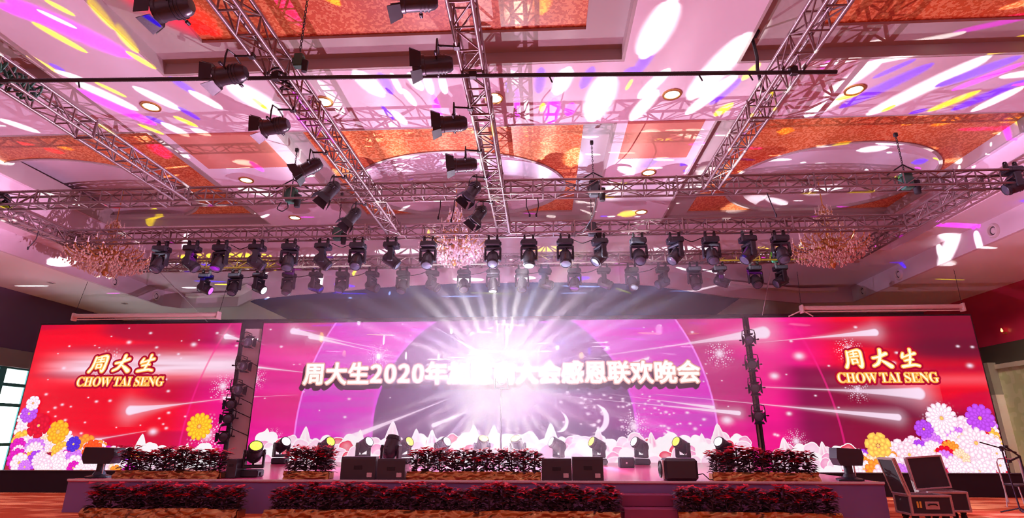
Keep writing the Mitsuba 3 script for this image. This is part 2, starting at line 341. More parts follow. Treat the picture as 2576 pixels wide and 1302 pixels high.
def spread(mesh, m):
    q = mesh.copy()
    q.apply_transform(m)
    return q


def rod_mesh():
    m = trimesh.creation.cylinder(radius=1.0, height=1.0, sections=10)
    m.apply_translation([0, 0, 0.5])
    return m


ROD = rod_mesh()
RODS = {}


def rod(mat):
    if mat not in RODS:
        RODS[mat] = shape(ROD, mat, 40)
    return RODS[mat]


def along(p, q, r):
    """The transform that lays the unit rod from p to q."""
    p, q = np.array(p, float), np.array(q, float)
    d = q - p
    L = np.linalg.norm(d)
    z = d / L
    x = np.cross(z, [0, 0, 1] if abs(z[2]) < 0.9 else [1, 0, 0])
    x /= np.linalg.norm(x)
    y = np.cross(z, x)
    m = np.eye(4)
    m[:3, 0], m[:3, 1], m[:3, 2], m[:3, 3] = x * r, y * r, d, p
    return T(m)


ORD = ['leftmost'] + [w + ' from the left' for w in ('second third fourth fifth sixth seventh eighth ninth tenth eleventh twelfth thirteenth fourteenth fifteenth sixteenth seventeenth eighteenth nineteenth '
       'twentieth twenty-first twenty-second twenty-third twenty-fourth twenty-fifth twenty-sixth twenty-seventh twenty-eighth twenty-ninth thirtieth').split()]


def nth(i, n):
    return 'rightmost' if i == n - 1 else ORD[i]


def emit(rgb, w=0.01):
    return {'emitter': {'type': 'area', 'radiance': {'type': 'rgb', 'value': list(rgb)} if isinstance(rgb, tuple) else rgb, 'sampling_weight': w}}


# ------------------------------------------------------------------ the room
XL, XR, YB, YF = -20.4, 17.5, 26.0, -9.0
struct('floor', shape(box((XL - .3, YF - .3, -.2), (XR + .3, YB + .3, 0)), 'carpet'), 'orange and brown patterned carpet of the hall')
OPEN = Polygon([(13.2, -7), (13.2, 23.7), (11.0, 23.8), (7.45, 22.4), (5.5, 21.2), (4.3, 20.55), (2.95, 20.1), (1.3, 19.85), (-0.5, 19.75), (-3.1, 19.8), (-5.5, 20.1), (-7.7, 20.7), (-9.8, 21.25), (-11.9, 21.9), (-13.2, 23.2), (-15.9, 23.4), (-16.4, 22.9), (-16.4, -7)])
HIGH = rect(-15.3, -6, 12.0, 18.7)
BLOCKS = [(-7.72, 3.0, 1.75, 9.5), (4.0, 3.0, 11.9, 9.68), (-15.2, 3.0, -10.0, 9.5), (-6.45, 11.78, 1.9, 18.25), (4.2, 11.78, 11.9, 18.5), (-15.2, 11.6, -9.4, 17.9)]
INNER = [(-6.55, 3.6, 0.95, 8.85), (5.35, 3.6, 11.9, 9.0), (-15.2, 3.6, -11.0, 8.85), (-6.0, 12.15, 1.15, 17.9), (5.1, 12.15, 11.9, 18.2), (-15.2, 12.1, -9.95, 17.6)]
DOMES = [None, None, None, (-2.45, 15.9, 3.25, 2.35), (8.8, 16.0, 2.95, 2.4), (-14.0, 15.7, 2.9, 2.3)]
STRIPS = [(-9.15, 11.75, -6.85, 13.6), (2.15, 11.75, 3.95, 13.6)]
ceil = struct('ceiling', shape(slab(HIGH.difference(unary_union([rect(*b) for b in BLOCKS])), H, H + .12), 'plaster'), 'pale plaster ceiling with recessed damask panels')
RD = 0.26
for b, q, dm in zip(BLOCKS, INNER, DOMES):
    ring = rect(*b).difference(rect(b[0] + .06, b[1] + .06, b[2] - .06, b[3] - .06))
    part(ceil, 'coffer_reveal', shape(slab(ring, H + .005, H + RD + .3), 'border_paint'))
    part(ceil, 'coffer_border', shape(slab(rect(*b).difference(rect(*q)), H + RD, H + RD + .1), 'border_paint'), label='grey beige border around the damask panel')
    pan = rect(*q)
    if dm:
        cx, cy, rx, ry = dm
        el = affinity.scale(Point(0, 0).buffer(1.0, 32), rx, ry)
        el = affinity.translate(el, cx, cy)
        pan = pan.difference(el)
        # the shallow oval dome
        ths, phs = np.linspace(0, np.pi / 2, 9), np.linspace(0, 2 * np.pi, 49)
        V = np.array([[cx + rx * math.cos(t) * math.cos(f), cy + ry * math.cos(t) * math.sin(f), H + RD + .12 + .55 * math.sin(t)] for t in ths for f in phs])
        F = [[i * 49 + j, (i + 1) * 49 + j, (i + 1) * 49 + j + 1, i * 49 + j + 1] for i in range(8) for j in range(48)]
        part(ceil, 'oval_dome', shape((V, np.array(F)), 'plaster', True), label='shallow oval dome in white plaster')
        rim = el.buffer(.05).difference(el.buffer(-.03)).intersection(rect(*q))
        part(ceil, 'dome_rim', shape(slab(rim, H + RD + .03, H + RD + .12), 'border_paint'))
    part(ceil, 'damask_panel', shape(slab(pan, H + RD + .06, H + RD + .14), 'damask'), label='orange red damask panel')
for s in STRIPS:
    part(ceil, 'red_panel', shape(slab(rect(*s), H - .015, H + .01), 'red_panel'), label='small brick red ceiling panel')
# roof over everything keeps the hall dark
part(ceil, 'roof', shape(box((XL - .3, YF - .3, 9.9), (XR + .3, YB + .3, 10.0)), 'plaster'))
part(ceil, 'riser', shape(slab(HIGH.buffer(.1, join_style=2).difference(HIGH), HM - .0, H + .12), 'plaster'))
part(ceil, 'lower_ceiling', shape(slab(OPEN.buffer(.05).difference(HIGH), HM, HM + .1), 'plaster'))
part(ceil, 'bulkhead', shape(slab(OPEN.buffer(.12, join_style=2).difference(OPEN), HS, HM + .02), 'plaster'), label='pale vertical bulkhead around the ceiling')
inner_step = OPEN.buffer(-.35, join_style=2)
part(ceil, 'cornice_step', shape(slab(OPEN.difference(inner_step).intersection(rect(-15.5, 20.6, 12.5, 25)).difference(rect(-12.0, 19, 7.2, 24)), HM - .22, HM - .1), 'soffit_paint'))
OUT = rect(XL, YF, XR, YB).difference(OPEN.buffer(.12, join_style=2))
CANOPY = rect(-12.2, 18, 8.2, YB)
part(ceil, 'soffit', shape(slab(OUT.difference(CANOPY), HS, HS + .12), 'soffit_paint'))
part(ceil, 'stage_canopy', shape(slab(OUT.intersection(CANOPY), HS, HS + .12), 'canopy_blue'), label='dark blue grey soffit over the stage')  # the soffit over the stage has its own darker blue tone

# walls
wl = rect(YF, 0, YB, 10).difference(rect(17.6, 0.05, 25.2, 3.95))


def wall_x(poly, x0, x1):
    m = slab(poly, 0, x1 - x0)
    v = np.array(m.vertices)
    m.vertices = np.stack([x0 + v[:, 2], v[:, 0], v[:, 1]], 1)
    m.invert()
    return m


wleft = struct('wall_left', shape(wall_x(wl, XL - .3, XL), 'dark_wall'), 'dark plum wall above the tall window')
part(wleft, 'frieze', shape(box((XL, 17.2, 3.95), (XL + .06, YB, 4.6)), 'grey_column'))
wright = struct('wall_right', shape(box((XR, YF - .3, 0), (XR + .3, YB + .3, 10)), 'red_lacquer'), 'dark red lacquered wall beside the right screen')
part(wright, 'wallpaper_panel', shape(box((XR - .05, 17.0, .35), (XR, 22.6, 3.85)), 'wallpaper'), label='pale green patterned wallpaper panel')
part(wright, 'column', shape(box((XR - .35, 22.6, 0), (XR, 24.2, 2.9)), 'beige_panel'), label='beige pilaster')
part(wright, 'column_head', shape(box((XR - .36, 22.6, 2.9), (XR, 24.2, 4.1)), 'grey_column'), label='dark grey head of the pilaster')
part(wright, 'rail', shape(box((XR - .12, 15.0, 3.85), (XR, 22.6, 4.02)), 'cream'), label='pale moulding above the wallpaper')
part(wright, 'dark_band', shape(box((XR - .06, 15.0, 4.02), (XR, YB, 4.75)), 'dark_trim'), label='dark brown band')
part(wright, 'dado', shape(box((XR - .04, 12.0, 0), (XR, 22.6, .35)), 'dark_trim'))
struct('wall_back', shape(box((XL - .3, YB, 0), (XR + .3, YB + .3, 10)), 'dark_wall'), 'dark wall behind the screens')
struct('wall_front', shape(box((XL - .3, YF - .3, 0), (XR + .3, YF, 10)), 'soffit_paint'), 'wall behind the camera')
# the window beyond the left screen
win = numbered('window_1')
labels[win] = {'kind': 'structure', 'label': 'tall bright window with teal frame beyond the left screen'}
ys, zs = [17.6, 19.3, 20.55, 21.8, 23.4, 25.2], [0.05, 1.1, 2.55, 3.3, 3.95]
for y in ys:
    w = .09 if y not in (20.55,) else .14
    part(win, 'mullion', shape(box((XL - .2, y - w, .05), (XL - .08, y + w, 3.95)), 'teal_frame'))
for z in zs:
    part(win, 'transom', shape(box((XL - .19, 17.6, z - .06), (XL - .09, 25.2, z + .06)), 'teal_frame'))
for a, b in zip(ys[:-1], ys[1:]):
    for c, d in zip(zs[:-1], zs[1:]):
        pm = trimesh.Trimesh([[XL - .14, a, c], [XL - .14, b, c], [XL - .14, b, d], [XL - .14, a, d]], [[0, 1, 2], [0, 2, 3]], process=False)
        part(win, 'pane', shape(pm, 'pane_glass'))

# air nozzles in the bulkhead, dead downlights in the soffit, lit downlights in the ceiling
NZ = [(13.2, 15.92, 7.09, -1), (13.2, 20.45, 7.07, -1), (13.2, 22.86, 7.05, -1), (-16.4, 19.99, 7.08, 1), (-16.4, 22.42, 7.1, 1)]
NZL = ['round air nozzle nearest the camera in the right bulkhead', 'round air nozzle in the middle of the right bulkhead', 'dark round air nozzle at the far end of the right bulkhead',
       'round air nozzle above the left roller screen in the left bulkhead', 'shaded round air nozzle at the far end of the left bulkhead']
for (x, y, z, s), lb in zip(NZ, NZL):
    t = thing('air_nozzle', lb, 'air vent')
    ring = lathe([(.13, 0), (.22, 0), (.22, .03), (.19, .07), (.15, .07), (.13, .03), (.13, 0)], 28)
    hole = lathe([(0, .012), (.13, .012), (.13, 0), (0, 0)], 28)
    cone = lathe([(0, .05), (.06, .045), (.09, .02), (.09, .012), (0, .012)], 20)
    M = T().translate([x, y, z]).rotate([0, 1, 0], 90 * s)
    part(t, 'ring', shape(ring, 'port_ring', 40), M)
    part(t, 'throat', shape(hole, 'port_dark', 40), M)
    part(t, 'cone', shape(cone, 'port_ring', 40), M)
for k, (x, y) in enumerate([(-18.0, 19.0), (-15.2, 24.4), (-17.7, 22.4), (15.9, 16.55)]):  # the last one is the added housing of the wallpaper spot
    t = thing('recessed_spotlight', ['small dark recessed spotlight in the left soffit near the wall', 'small dark recessed spotlight in the soffit above the left screen casing', 'small dark recessed spotlight in the left soffit further back', 'added unseen spotlight in the right soffit that brightens the wallpaper'][k], 'spotlight')
    part(t, 'rim', shape(lathe([(.09, 0), (.13, 0), (.13, -.02), (.09, -.02), (.09, 0)], 18), 'port_ring', 40), T().translate([x, y, HS]))
    part(t, 'lamp', shape(lathe([(0, -.008), (.09, -.008), (.09, 0), (0, 0)], 18), 'port_dark', 40), T().translate([x, y, HS]))
DL = [(-8.71, 10.55), (-4.74, 10.56), (-.94, 10.63), (2.94, 10.68), (6.82, 10.71), (-8.47, 14.36), (3.12, 14.47), (-8.3, 17.3), (3.4, 17.4), (10.6, 10.75)]
DLL = ['{} round lit downlight in the front ceiling row'.format(o) for o in ORD[:5]] + ['lit downlight in the left ceiling aisle above the first cross truss', 'lit downlight in the right ceiling aisle above first cross truss', 'lit downlight at the far end of the left ceiling aisle', 'lit downlight at the far end of the right ceiling aisle', 'rightmost round lit downlight in the front ceiling row']
ringm = shape(lathe([(.15, 0), (.21, 0), (.205, -.025), (.165, -.03), (.15, 0)], 24), 'gold', 40)
diskm = mikit.ply(trimesh.Trimesh([[0, 0, 0]] + [[.16 * math.cos(a), .16 * math.sin(a), 0] for a in np.arange(24) * np.pi / 12], [[0, (j + 1) % 24 + 1, j + 1] for j in range(24)], process=False), 'mat_cream')
for x in (-8.9, -2.6, 2.9):  # unseen lamps added behind the view to brighten the stage front
    DL.append((x, 2.2))
    DLL.append('%s added unseen downlight above the seats that brightens the stage front' % {-8.9: 'left', -2.6: 'middle', 2.9: 'right'}[x])
for (x, y), lb in zip(DL, DLL):
    t = thing('downlight', lb, 'downlight')
    part(t, 'rim', ringm, T().translate([x, y, H]))
    part(t, 'lamp', diskm, T().translate([x, y, H - .012]), **emit(tuple(GAIN_DOWN * v * (18.0 if y < 4 else 1.0) for v in (1, .72, .42)), 0.25 if y < 4 else 0.05))


# ------------------------------------------------------------------ the three LED screens
def lin(r, g, b):
    return tuple(((v / 255 + .055) / 1.055) ** 2.4 if v > 10 else v / 255 / 12.92 for v in (r, g, b))


def mi3(c):
    return mi.Color3f(*c)


COMETS = [  # head x, z, tail dx, dz, head radius
    (-14.15, 2.25, 3.6, .42, .20), (-16.05, 1.15, 2.6, .42, .17), (-11.15, 4.78, 1.4, -.3, .13), (-8.75, 4.95, 3.6, -.75, .14), (-8.1, 4.75, 3.2, -.75, .11), (-6.4, 1.35, 5.5, 2.1, .13), (-3.6, 1.75, 2.6, 1.0, .09),
    (-10.4, 3.75, 5.0, -.55, .05), (7.55, 4.75, -5.5, -.75, .26), (11.2, 4.72, -4.4, -.35, .15), (12.2, 2.72, -5.4, .25, .24), (11.4, 1.98, -7.6, .75, .13), (6.4, 2.12, -5.6, .55, .09), (5.6, 2.3, -3.4, .45, .07),
    (3.6, 3.9, -2.5, -.6, .05), (-10.9, 2.65, 2.6, .1, .06), (-1.9, 4.0, -2.4, 1.4, .10)]
BURSTS = [(-15.3, 3.75, .75), (-11.0, 3.05, .55), (-5.6, 4.05, .55), (-9.9, 3.3, .5), (-9.0, 1.35, .4), (6.0, 4.05, .6), (10.3, 2.85, .5), (10.25, 4.15, .55), (3.0, 1.7, .6), (8.1, 1.25, .45), (-11.3, 1.45, .8), (12.7, 1.9, .7)]
DOTS = [(-13.2, 1.55, .09), (-12.3, 4.5, .06), (-14.7, 4.6, .05), (7.7, 3.3, .09), (8.6, 3.95, .10), (11.6, 3.7, .05), (14.0, 3.6, .06), (8.0, 2.1, .05), (13.2, 1.35, .05), (10.6, 4.9, .04), (-16.9, 3.7, .05), (6.0, 1.9, .12), (1.7, 1.75, .05)]
MOONS = [(.55, 1.85, .34, .14), (1.75, 1.95, .48, .22), (4.0, 1.3, .30, .2)]



def comet_item(c):
    hx, hz, tx, tz, hr = c
    e = hr * 2.2
    return ((min(hx, hx + tx) - e, min(hz, hz + tz) - e, max(hx, hx + tx) + e, max(hz, hz + tz) + e), (hx, hz, tx, tz, hr))


LO, HI = (-18.3, .1), (14.6, 5.4)
COMET = Binned([comet_item(c) for c in COMETS], LO, HI, .8)
BURST = Binned([((x - r, z - r, x + r, z + r), (x, z, r)) for x, z, r in BURSTS], LO, HI, .6)
_d = random.Random(21)
for _ in range(120):
    DOTS.append((_d.uniform(-18, 14.3), _d.uniform(1.4, 5.2), _d.choice((.018, .02, .025, .035))))
for _ in range(70):
    DOTS.append((_d.gauss(2.6, 1.2), _d.uniform(1.3, 2.9), _d.uniform(.02, .04)))
DOT = Binned([((x - 3 * r, z - 2 * r, x + 3 * r, z + 2 * r), (x, z, r)) for x, z, r in DOTS], LO, HI, .4)
MOON = Binned([((x - r, z - r, x + r, z + r), (x, z, r, o)) for x, z, r, o in MOONS], LO, HI, .8)

# the foot of the pictures: scalloped clouds (kind 0), lotus buds with a tip (kind 1); the corner flowers (kind 2)
FOOT = []
WHT, PNK, ROSE, RED_ = lin(255, 250, 255), lin(252, 205, 232), lin(248, 150, 200), lin(236, 25, 75)


def foot_item(kind, x, z, r, col, num):
    e = r * (1.12 if kind != 1 else 1.7)
    FOOT.append(((x - e, z - e, x + e, z + e), (float(kind), x, z, r, *col, float(num))))


for x0, x1, low, hgt in ((-14.1, -10.7, .3, .55), (-9.8, 6.85, .55, .60), (7.15, 10.2, .3, .55)):
    for row in range(4):
        x = x0 + _d.uniform(0, .3)
        while x < x1:
            z = low + hgt * (1 - row / 3) + _d.uniform(-.1, .1)
            r = _d.uniform(.20, .34)
            foot_item(0, x, z, r, _d.choice((WHT, WHT, PNK, PNK, ROSE, RED_, WHT)), _d.choice((3, 4, 5)))
            x += r * _d.uniform(1.0, 1.7)
        if row == 0:
            x = x0 + .6
            while x < x1 - .3:
                foot_item(1, x, low + hgt + _d.uniform(-.05, .12), _d.uniform(.22, .40), _d.choice((PNK, ROSE, WHT)), 0)
                x += _d.uniform(.5, 2.0)
PET = [lin(255, 248, 250)] * 6 + [lin(255, 235, 245)] * 3 + [lin(175, 70, 240), lin(215, 130, 250), lin(255, 205, 70), lin(255, 235, 190), lin(235, 10, 40), lin(225, 30, 190), lin(255, 160, 50)]
for x0, x1, sgn in ((-18.2, -13.6, -1), (9.6, 14.5, 1)):
    pts = []
    for _ in range(95):
        t = _d.random()
        x = x0 + (x1 - x0) * t
        u = t if sgn < 0 else 1 - t
        top = max(.55, 2.15 - 1.55 * u ** .85)
        pts.append((x, _d.uniform(.25, top), u))
    for x, z, u in sorted(pts, key=lambda q: -q[1]):
        foot_item(2, x, z, _d.uniform(.22, .40), _d.choice(PET), _d.choice((7, 8, 10, 13)))
for x, z, r, c, nn in ((12.72, 1.95, .50, lin(255, 246, 250), 15), (13.9, 1.95, .46, lin(190, 80, 240), 11), (13.6, 1.2, .5, lin(255, 240, 245), 13), (12.1, 1.62, .30, lin(180, 80, 240), 8), (10.6, 1.12, .42, lin(255, 215, 90), 7),
                       (11.5, .85, .4, lin(255, 235, 240), 9), (-16.55, 1.55, .40, lin(255, 190, 40), 8), (-17.3, 1.75, .42, lin(225, 15, 50), 6), (-17.75, 2.15, .32, lin(190, 90, 240), 8), (-17.7, 2.5, .26, WHT, 7), (-15.2, .95, .36, lin(255, 90, 30), 9), (-15.9, 1.15, .26, lin(70, 50, 220), 7)):
    foot_item(2, x, z, r, c, nn)
foot_item(2, -11.6, 1.72, .46, lin(255, 205, 40), 13)


def noise2(x, y, seed):
    i, j = dr.floor(x), dr.floor(y)
    t, u = x - i, y - j
    t, u = t * t * (3 - 2 * t), u * u * (3 - 2 * u)
    return dr.lerp(dr.lerp(mikit.cell_rand(i, j, seed), mikit.cell_rand(i + 1, j, seed), t), dr.lerp(mikit.cell_rand(i, j + 1, seed), mikit.cell_rand(i + 1, j + 1, seed), t), u)



def screen_fn(p, n, uv):
    x, z = p.x, p.z
    st = noise2(x * .25, z * 2.3, 3)
    st2 = .6 * noise2(x * .35 + 40, z * 5.0, 8) + .4 * noise2(x * .8, z * 13.0, 9)
    st3 = noise2(x * .22 + 7, z * 1.2, 5)
    S = mikit.smoothstep
    mix = mikit.mix
    # the side pictures: red, magenta towards the middle, plum shadows
    side = mix(lin(250, 0, 38), lin(215, 0, 55), S(.45, .65, st))
    away = dr.minimum(dr.abs(x + 1.3), 16.5)
    side = mix(side, mi3(lin(245, 20, 150)), .85 * S(11.6, 9.4, away))
    plum = S(.52, .72, st3) * S(8.8, 10.0, away)
    side = mix(side, mi3(lin(105, 8, 58)), plum * dr.select(x > 0, .85, .55))
    side = mix(side, mi3(lin(110, 10, 45)), dr.select(x > 0, 1.0, 0.0) * S(10.5, 13.0, x) * S(3.1, 4.3, z) * .9)
    band = dr.exp(-dr.square((z - 3.78) / .34)) * dr.select(x < 0, 1.0, 0.0) * (.60 + .85 * st2) + .35 * dr.exp(-dr.square((z - 3.15) / .16)) * dr.select(x > 0, 1.0, 0.0) * S(8, 13, x)
    side = mix(side, mi3(lin(255, 225, 245)), dr.clip(band * dr.select(x < 0, S(-18.2, -15.5, x), .3), 0, .92))
    # the middle picture: rings of magenta round a dim centre
    r = dr.sqrt(dr.square(x + 1.3) + dr.square(z - 1.55))
    mid = mix(lin(226, 24, 120), lin(240, 20, 160), st)
    mid = mix(mid, mi3(lin(150, 40, 95)), S(.55, .75, st3) * .55)
    ring = mix(lin(230, 30, 200), lin(205, 60, 190), S(.4, .6, st2))
    mid = mix(mid, ring, S(7.0, 6.96, r))
    core = mix(lin(128, 44, 124), lin(84, 42, 96), S(.35, .6, st))
    mid = mix(mid, core, S(4.42, 4.38, r) * .95)
    mid = mix(mid, mi3(lin(255, 140, 255)), .8 * S(.045, .015, dr.abs(r - 6.98)))
    mid = mix(mid, mi3(lin(235, 60, 240)), .7 * S(.06, .02, dr.abs(r - 4.4)))
    mid = mix(mid, mi3(lin(255, 60, 235)), .5 * S(.035, .01, dr.abs(dr.abs(x + 1.3) - 4.35)) * S(3.0, 2.8, z))
    c = dr.select(dr.abs(x + 1.48) < 8.45, mid, side)
    c *= .85 + .3 * st2
    # arcs that run on into the side pictures
    arc = dr.sqrt(dr.square(x + 1.3) + dr.square((z - .8) * 1.1))
    c = mix(c, mi3(lin(255, 30, 140)), .6 * S(.05, .015, dr.abs(arc - 10.9)))
    w = mi.Float(0)
    for on, (hx, hz, tx, tz, hr) in COMET.each(x, z):
        q = tx * tx + tz * tz
        s = dr.clip(((x - hx) * tx + (z - hz) * tz) / q, 0, 1)
        e = dr.sqrt(dr.square(x - hx - s * tx) + dr.square(z - hz - s * tz))
        wd = hr * dr.maximum((1 - s) * (1 - s) * (1 - s), .10)
        w = dr.maximum(w, dr.select(on, (1 - S(.55, 1.1, e / wd)) * (1 - .75 * s), 0.0))
        w = dr.maximum(w, dr.select(on, .35 * dr.exp(-dr.square(e / (wd * 1.9))) * (1 - s), 0.0))
    for on, (bx, bz, br) in BURST.each(x, z):
        dx, dz = x - bx, z - bz
        q = dr.sqrt(dx * dx + dz * dz) / br
        an = dr.atan2(dz, dx)
        spark = dr.cos(an * 11 + q * 9) * dr.cos(an * 17 - q * 14 + bx) * dr.cos(q * 21 + an * 3)
        w = dr.maximum(w, dr.select(on, S(.12, .5, spark) * S(1.0, .3, q) + dr.exp(-dr.square(q / .2)), 0.0))
    for on, (bx, bz, br) in DOT.each(x, z):
        w = dr.maximum(w, dr.select(on, dr.exp(-(dr.square((x - bx) * .7) + dr.square(z - bz)) / (br * br)), 0.0))
    for on, (bx, bz, br, off) in MOON.each(x, z):
        a = S(br, br * .9, dr.sqrt(dr.square(x - bx) + dr.square(z - bz)))
        b = S(br * .98, br * 1.1, dr.sqrt(dr.square(x - bx + off) + dr.square(z - bz - .04)))
        w = dr.maximum(w, dr.select(on, a * b, 0.0))
    c = mix(c, mi.Color3f(1.0, .78, .96), dr.clip(w, 0, 1))
    return c * GAIN_SCREEN


SCREEN_TEX = mikit.proc(screen_fn)


def screen(label, x0, x1, z0, z1, weight):
    t = thing('led_screen', label, 'LED screen')
    part(t, 'frame', shape(cat(box((x0 - .05, SCR_Y + .02, z0 - .05), (x1 + .05, SCR_Y + .16, z1 + .05))), 'screen_back'))
    part(t, 'support', shape(box((x0 + .02, SCR_Y + .04, 0), (x1 - .02, SCR_Y + .14, z0 - .05)), 'black_cloth'))
    m = trimesh.Trimesh([[x0, SCR_Y, z0], [x1, SCR_Y, z0], [x1, SCR_Y, z1], [x0, SCR_Y, z1]], [[0, 1, 2], [0, 2, 3]], process=False)
    part(t, 'display', mikit.ply(m, 'mat_screen_back', False, np.array([[0, 0], [1, 0], [1, 1], [0, 1]])), **emit(SCREEN_TEX, weight), label='bright LED picture surface')
    return t


SL = screen('left red LED screen with gold logo and flower heap, beside the window', -18.14, -10.66, .2, 5.26, 1.3)
SM = screen('wide middle magenta LED screen with the white Chinese title', -9.85, 6.89, .55, 5.24, 2.2)
SR_ = screen('right red LED screen with gold logo and a large flower heap', 7.10, 14.40, .2, 5.26, 1.3)

def flat_picture(parent, name, items, y0, label):
    """Clouds, buds and flowers of the picture as flat coloured figures just before the display, the later ones in front."""
    V, F, C = [], [], []

    def fan(mid, rim, cm, cr, y):
        k = len(V)
        V.append((mid[0], y, mid[1]))
        C.append(cm)
        for q in rim:
            V.append((q[0], y, q[1]))
            C.append(cr)
        n = len(rim)
        for i in range(n):
            F.append((k, k + 1 + i, k + 1 + (i + 1) % n))

    def band(r0, r1, c0, c1, y):
        k, n = len(V), len(r0)
        for ring, c in ((r0, c0), (r1, c1)):
            for q in ring:
                V.append((q[0], y, q[1]))
                C.append(c)
        for i in range(n):
            j = (i + 1) % n
            F.extend([(k + i, k + n + i, k + n + j), (k + i, k + n + j, k + j)])

    for i, (_, (kind, x, z, r, cr, cg, cb, num)) in enumerate(items):
        y = y0 - i * 4e-5
        col = np.array([cr, cg, cb]) * (1.4 if kind > 1.5 else 1.0)
        white = np.array([1.0, .94, .97])
        if kind < .5:
            A = np.arange(28) * 2 * np.pi / 28
            R = r * (.88 + .12 * np.abs(np.cos(A * num / 2 + i)))
            rim = np.stack([x + R * np.cos(A), z + R * np.sin(A)], 1)
            inn = np.stack([x + .88 * R * np.cos(A), z + .88 * R * np.sin(A)], 1)
            fan((x, z + .35 * r), inn, .35 * white + .65 * col, col, y)
            band(inn, rim, white, white, y)
        elif kind < 1.5:
            t = np.linspace(0, 1, 14)
            hw = .85 * np.sqrt(np.maximum(np.sin(np.pi * t ** .62), 0)) * (1 - .55 * t) * r
            zz = z + (-.9 + 2.5 * t) * r
            for s, sh in ((-1, .75), (1, 1.0)):
                rim = [(x - .12 * r + s * w, q) for w, q in zip(hw, zz)] + [(x - .12 * r, q) for q in zz[::-1]]
                fan((x + s * .25 * r, z), rim, sh * col + (1 - sh) * white, white, y)
        else:
            n = int(num)
            dark = col * np.array([.55, .34, .48])
            for lay, (ro, ri) in enumerate(((1.0, .45), (.74, .28), (.48, .12))):
                for j in range(n):
                    a = 2 * math.pi * (j + .5 * (lay % 2)) / n + i
                    w = ro * r * math.pi / n * 1.05
                    rim = []
                    for q in range(9):
                        f = q / 8 * 2 * math.pi
                        l = (ro + ri) / 2 * r + (ro - ri) / 2 * r * math.cos(f)
                        o = w * math.sin(f) * (.75 + .25 * math.cos(f))
                        rim.append((x + l * math.cos(a) - o * math.sin(a), z + l * math.sin(a) + o * math.cos(a)))
                    m = (ro * .62 + ri * .38) * r
                    fan((x + m * math.cos(a), z + m * math.sin(a)), rim[:-1], col, dark * .8 + col * .2, y - lay * 1e-5)
            A = np.arange(8) * 2 * np.pi / 8
            fan((x, z), [(x + .13 * r * c, z + .13 * r * s) for c, s in zip(np.cos(A), np.sin(A))], np.array([1.0, .75, .2]), np.array([1.0, .5, .12]), y - 4e-5)
    V, F, C = np.array(V), np.array(F), np.array(C) * GAIN_SCREEN
    a, b, c = V[F[:, 0]], V[F[:, 1]], V[F[:, 2]]
    F = np.where((np.cross(b - a, c - a)[:, 1] > 0)[:, None], F[:, ::-1], F)
    V[:, 2] = np.maximum(V[:, 2], .2 if name != 'cloud_picture_mid' else .55)
    sh = mikit.ply(trimesh.Trimesh(V, F, process=False), 'mat_letter_shade', False, color=C)
    part(parent, name.replace('_mid', ''), sh, label=label, **emit({'type': 'mesh_attribute', 'name': 'vertex_color'}, .05))


def sort_foot(x0, x1, kinds):
    return [f for f in FOOT if x0 < f[1][1] < x1 and f[1][0] in kinds]


for s_, x0, x1 in ((SL, -18.3, -10.5), (SM, -9.9, 6.95), (SR_, 7.0, 14.6)):
    cl = [(None, (k, min(max(x, x0 + r + .25), x1 - r - .25), z, r, a, b, c, n)) for _, (k, x, z, r, a, b, c, n) in sort_foot(x0, x1, (0., 1.))]
    flat_picture(s_, 'cloud_picture' + ('_mid' if s_ is SM else ''), cl, SCR_Y - .002, 'pink and white clouds and lotus buds along the foot of the picture')
    fl = [(None, (k, min(max(x, x0 + r + .15), x1 - r - .2), z, r, a, b, c, n)) for _, (k, x, z, r, a, b, c, n) in sort_foot(x0, x1, (2.,))]
    if fl:
        flat_picture(s_, 'flower_picture', fl, SCR_Y - .016, 'heap of colourful flowers in the picture')

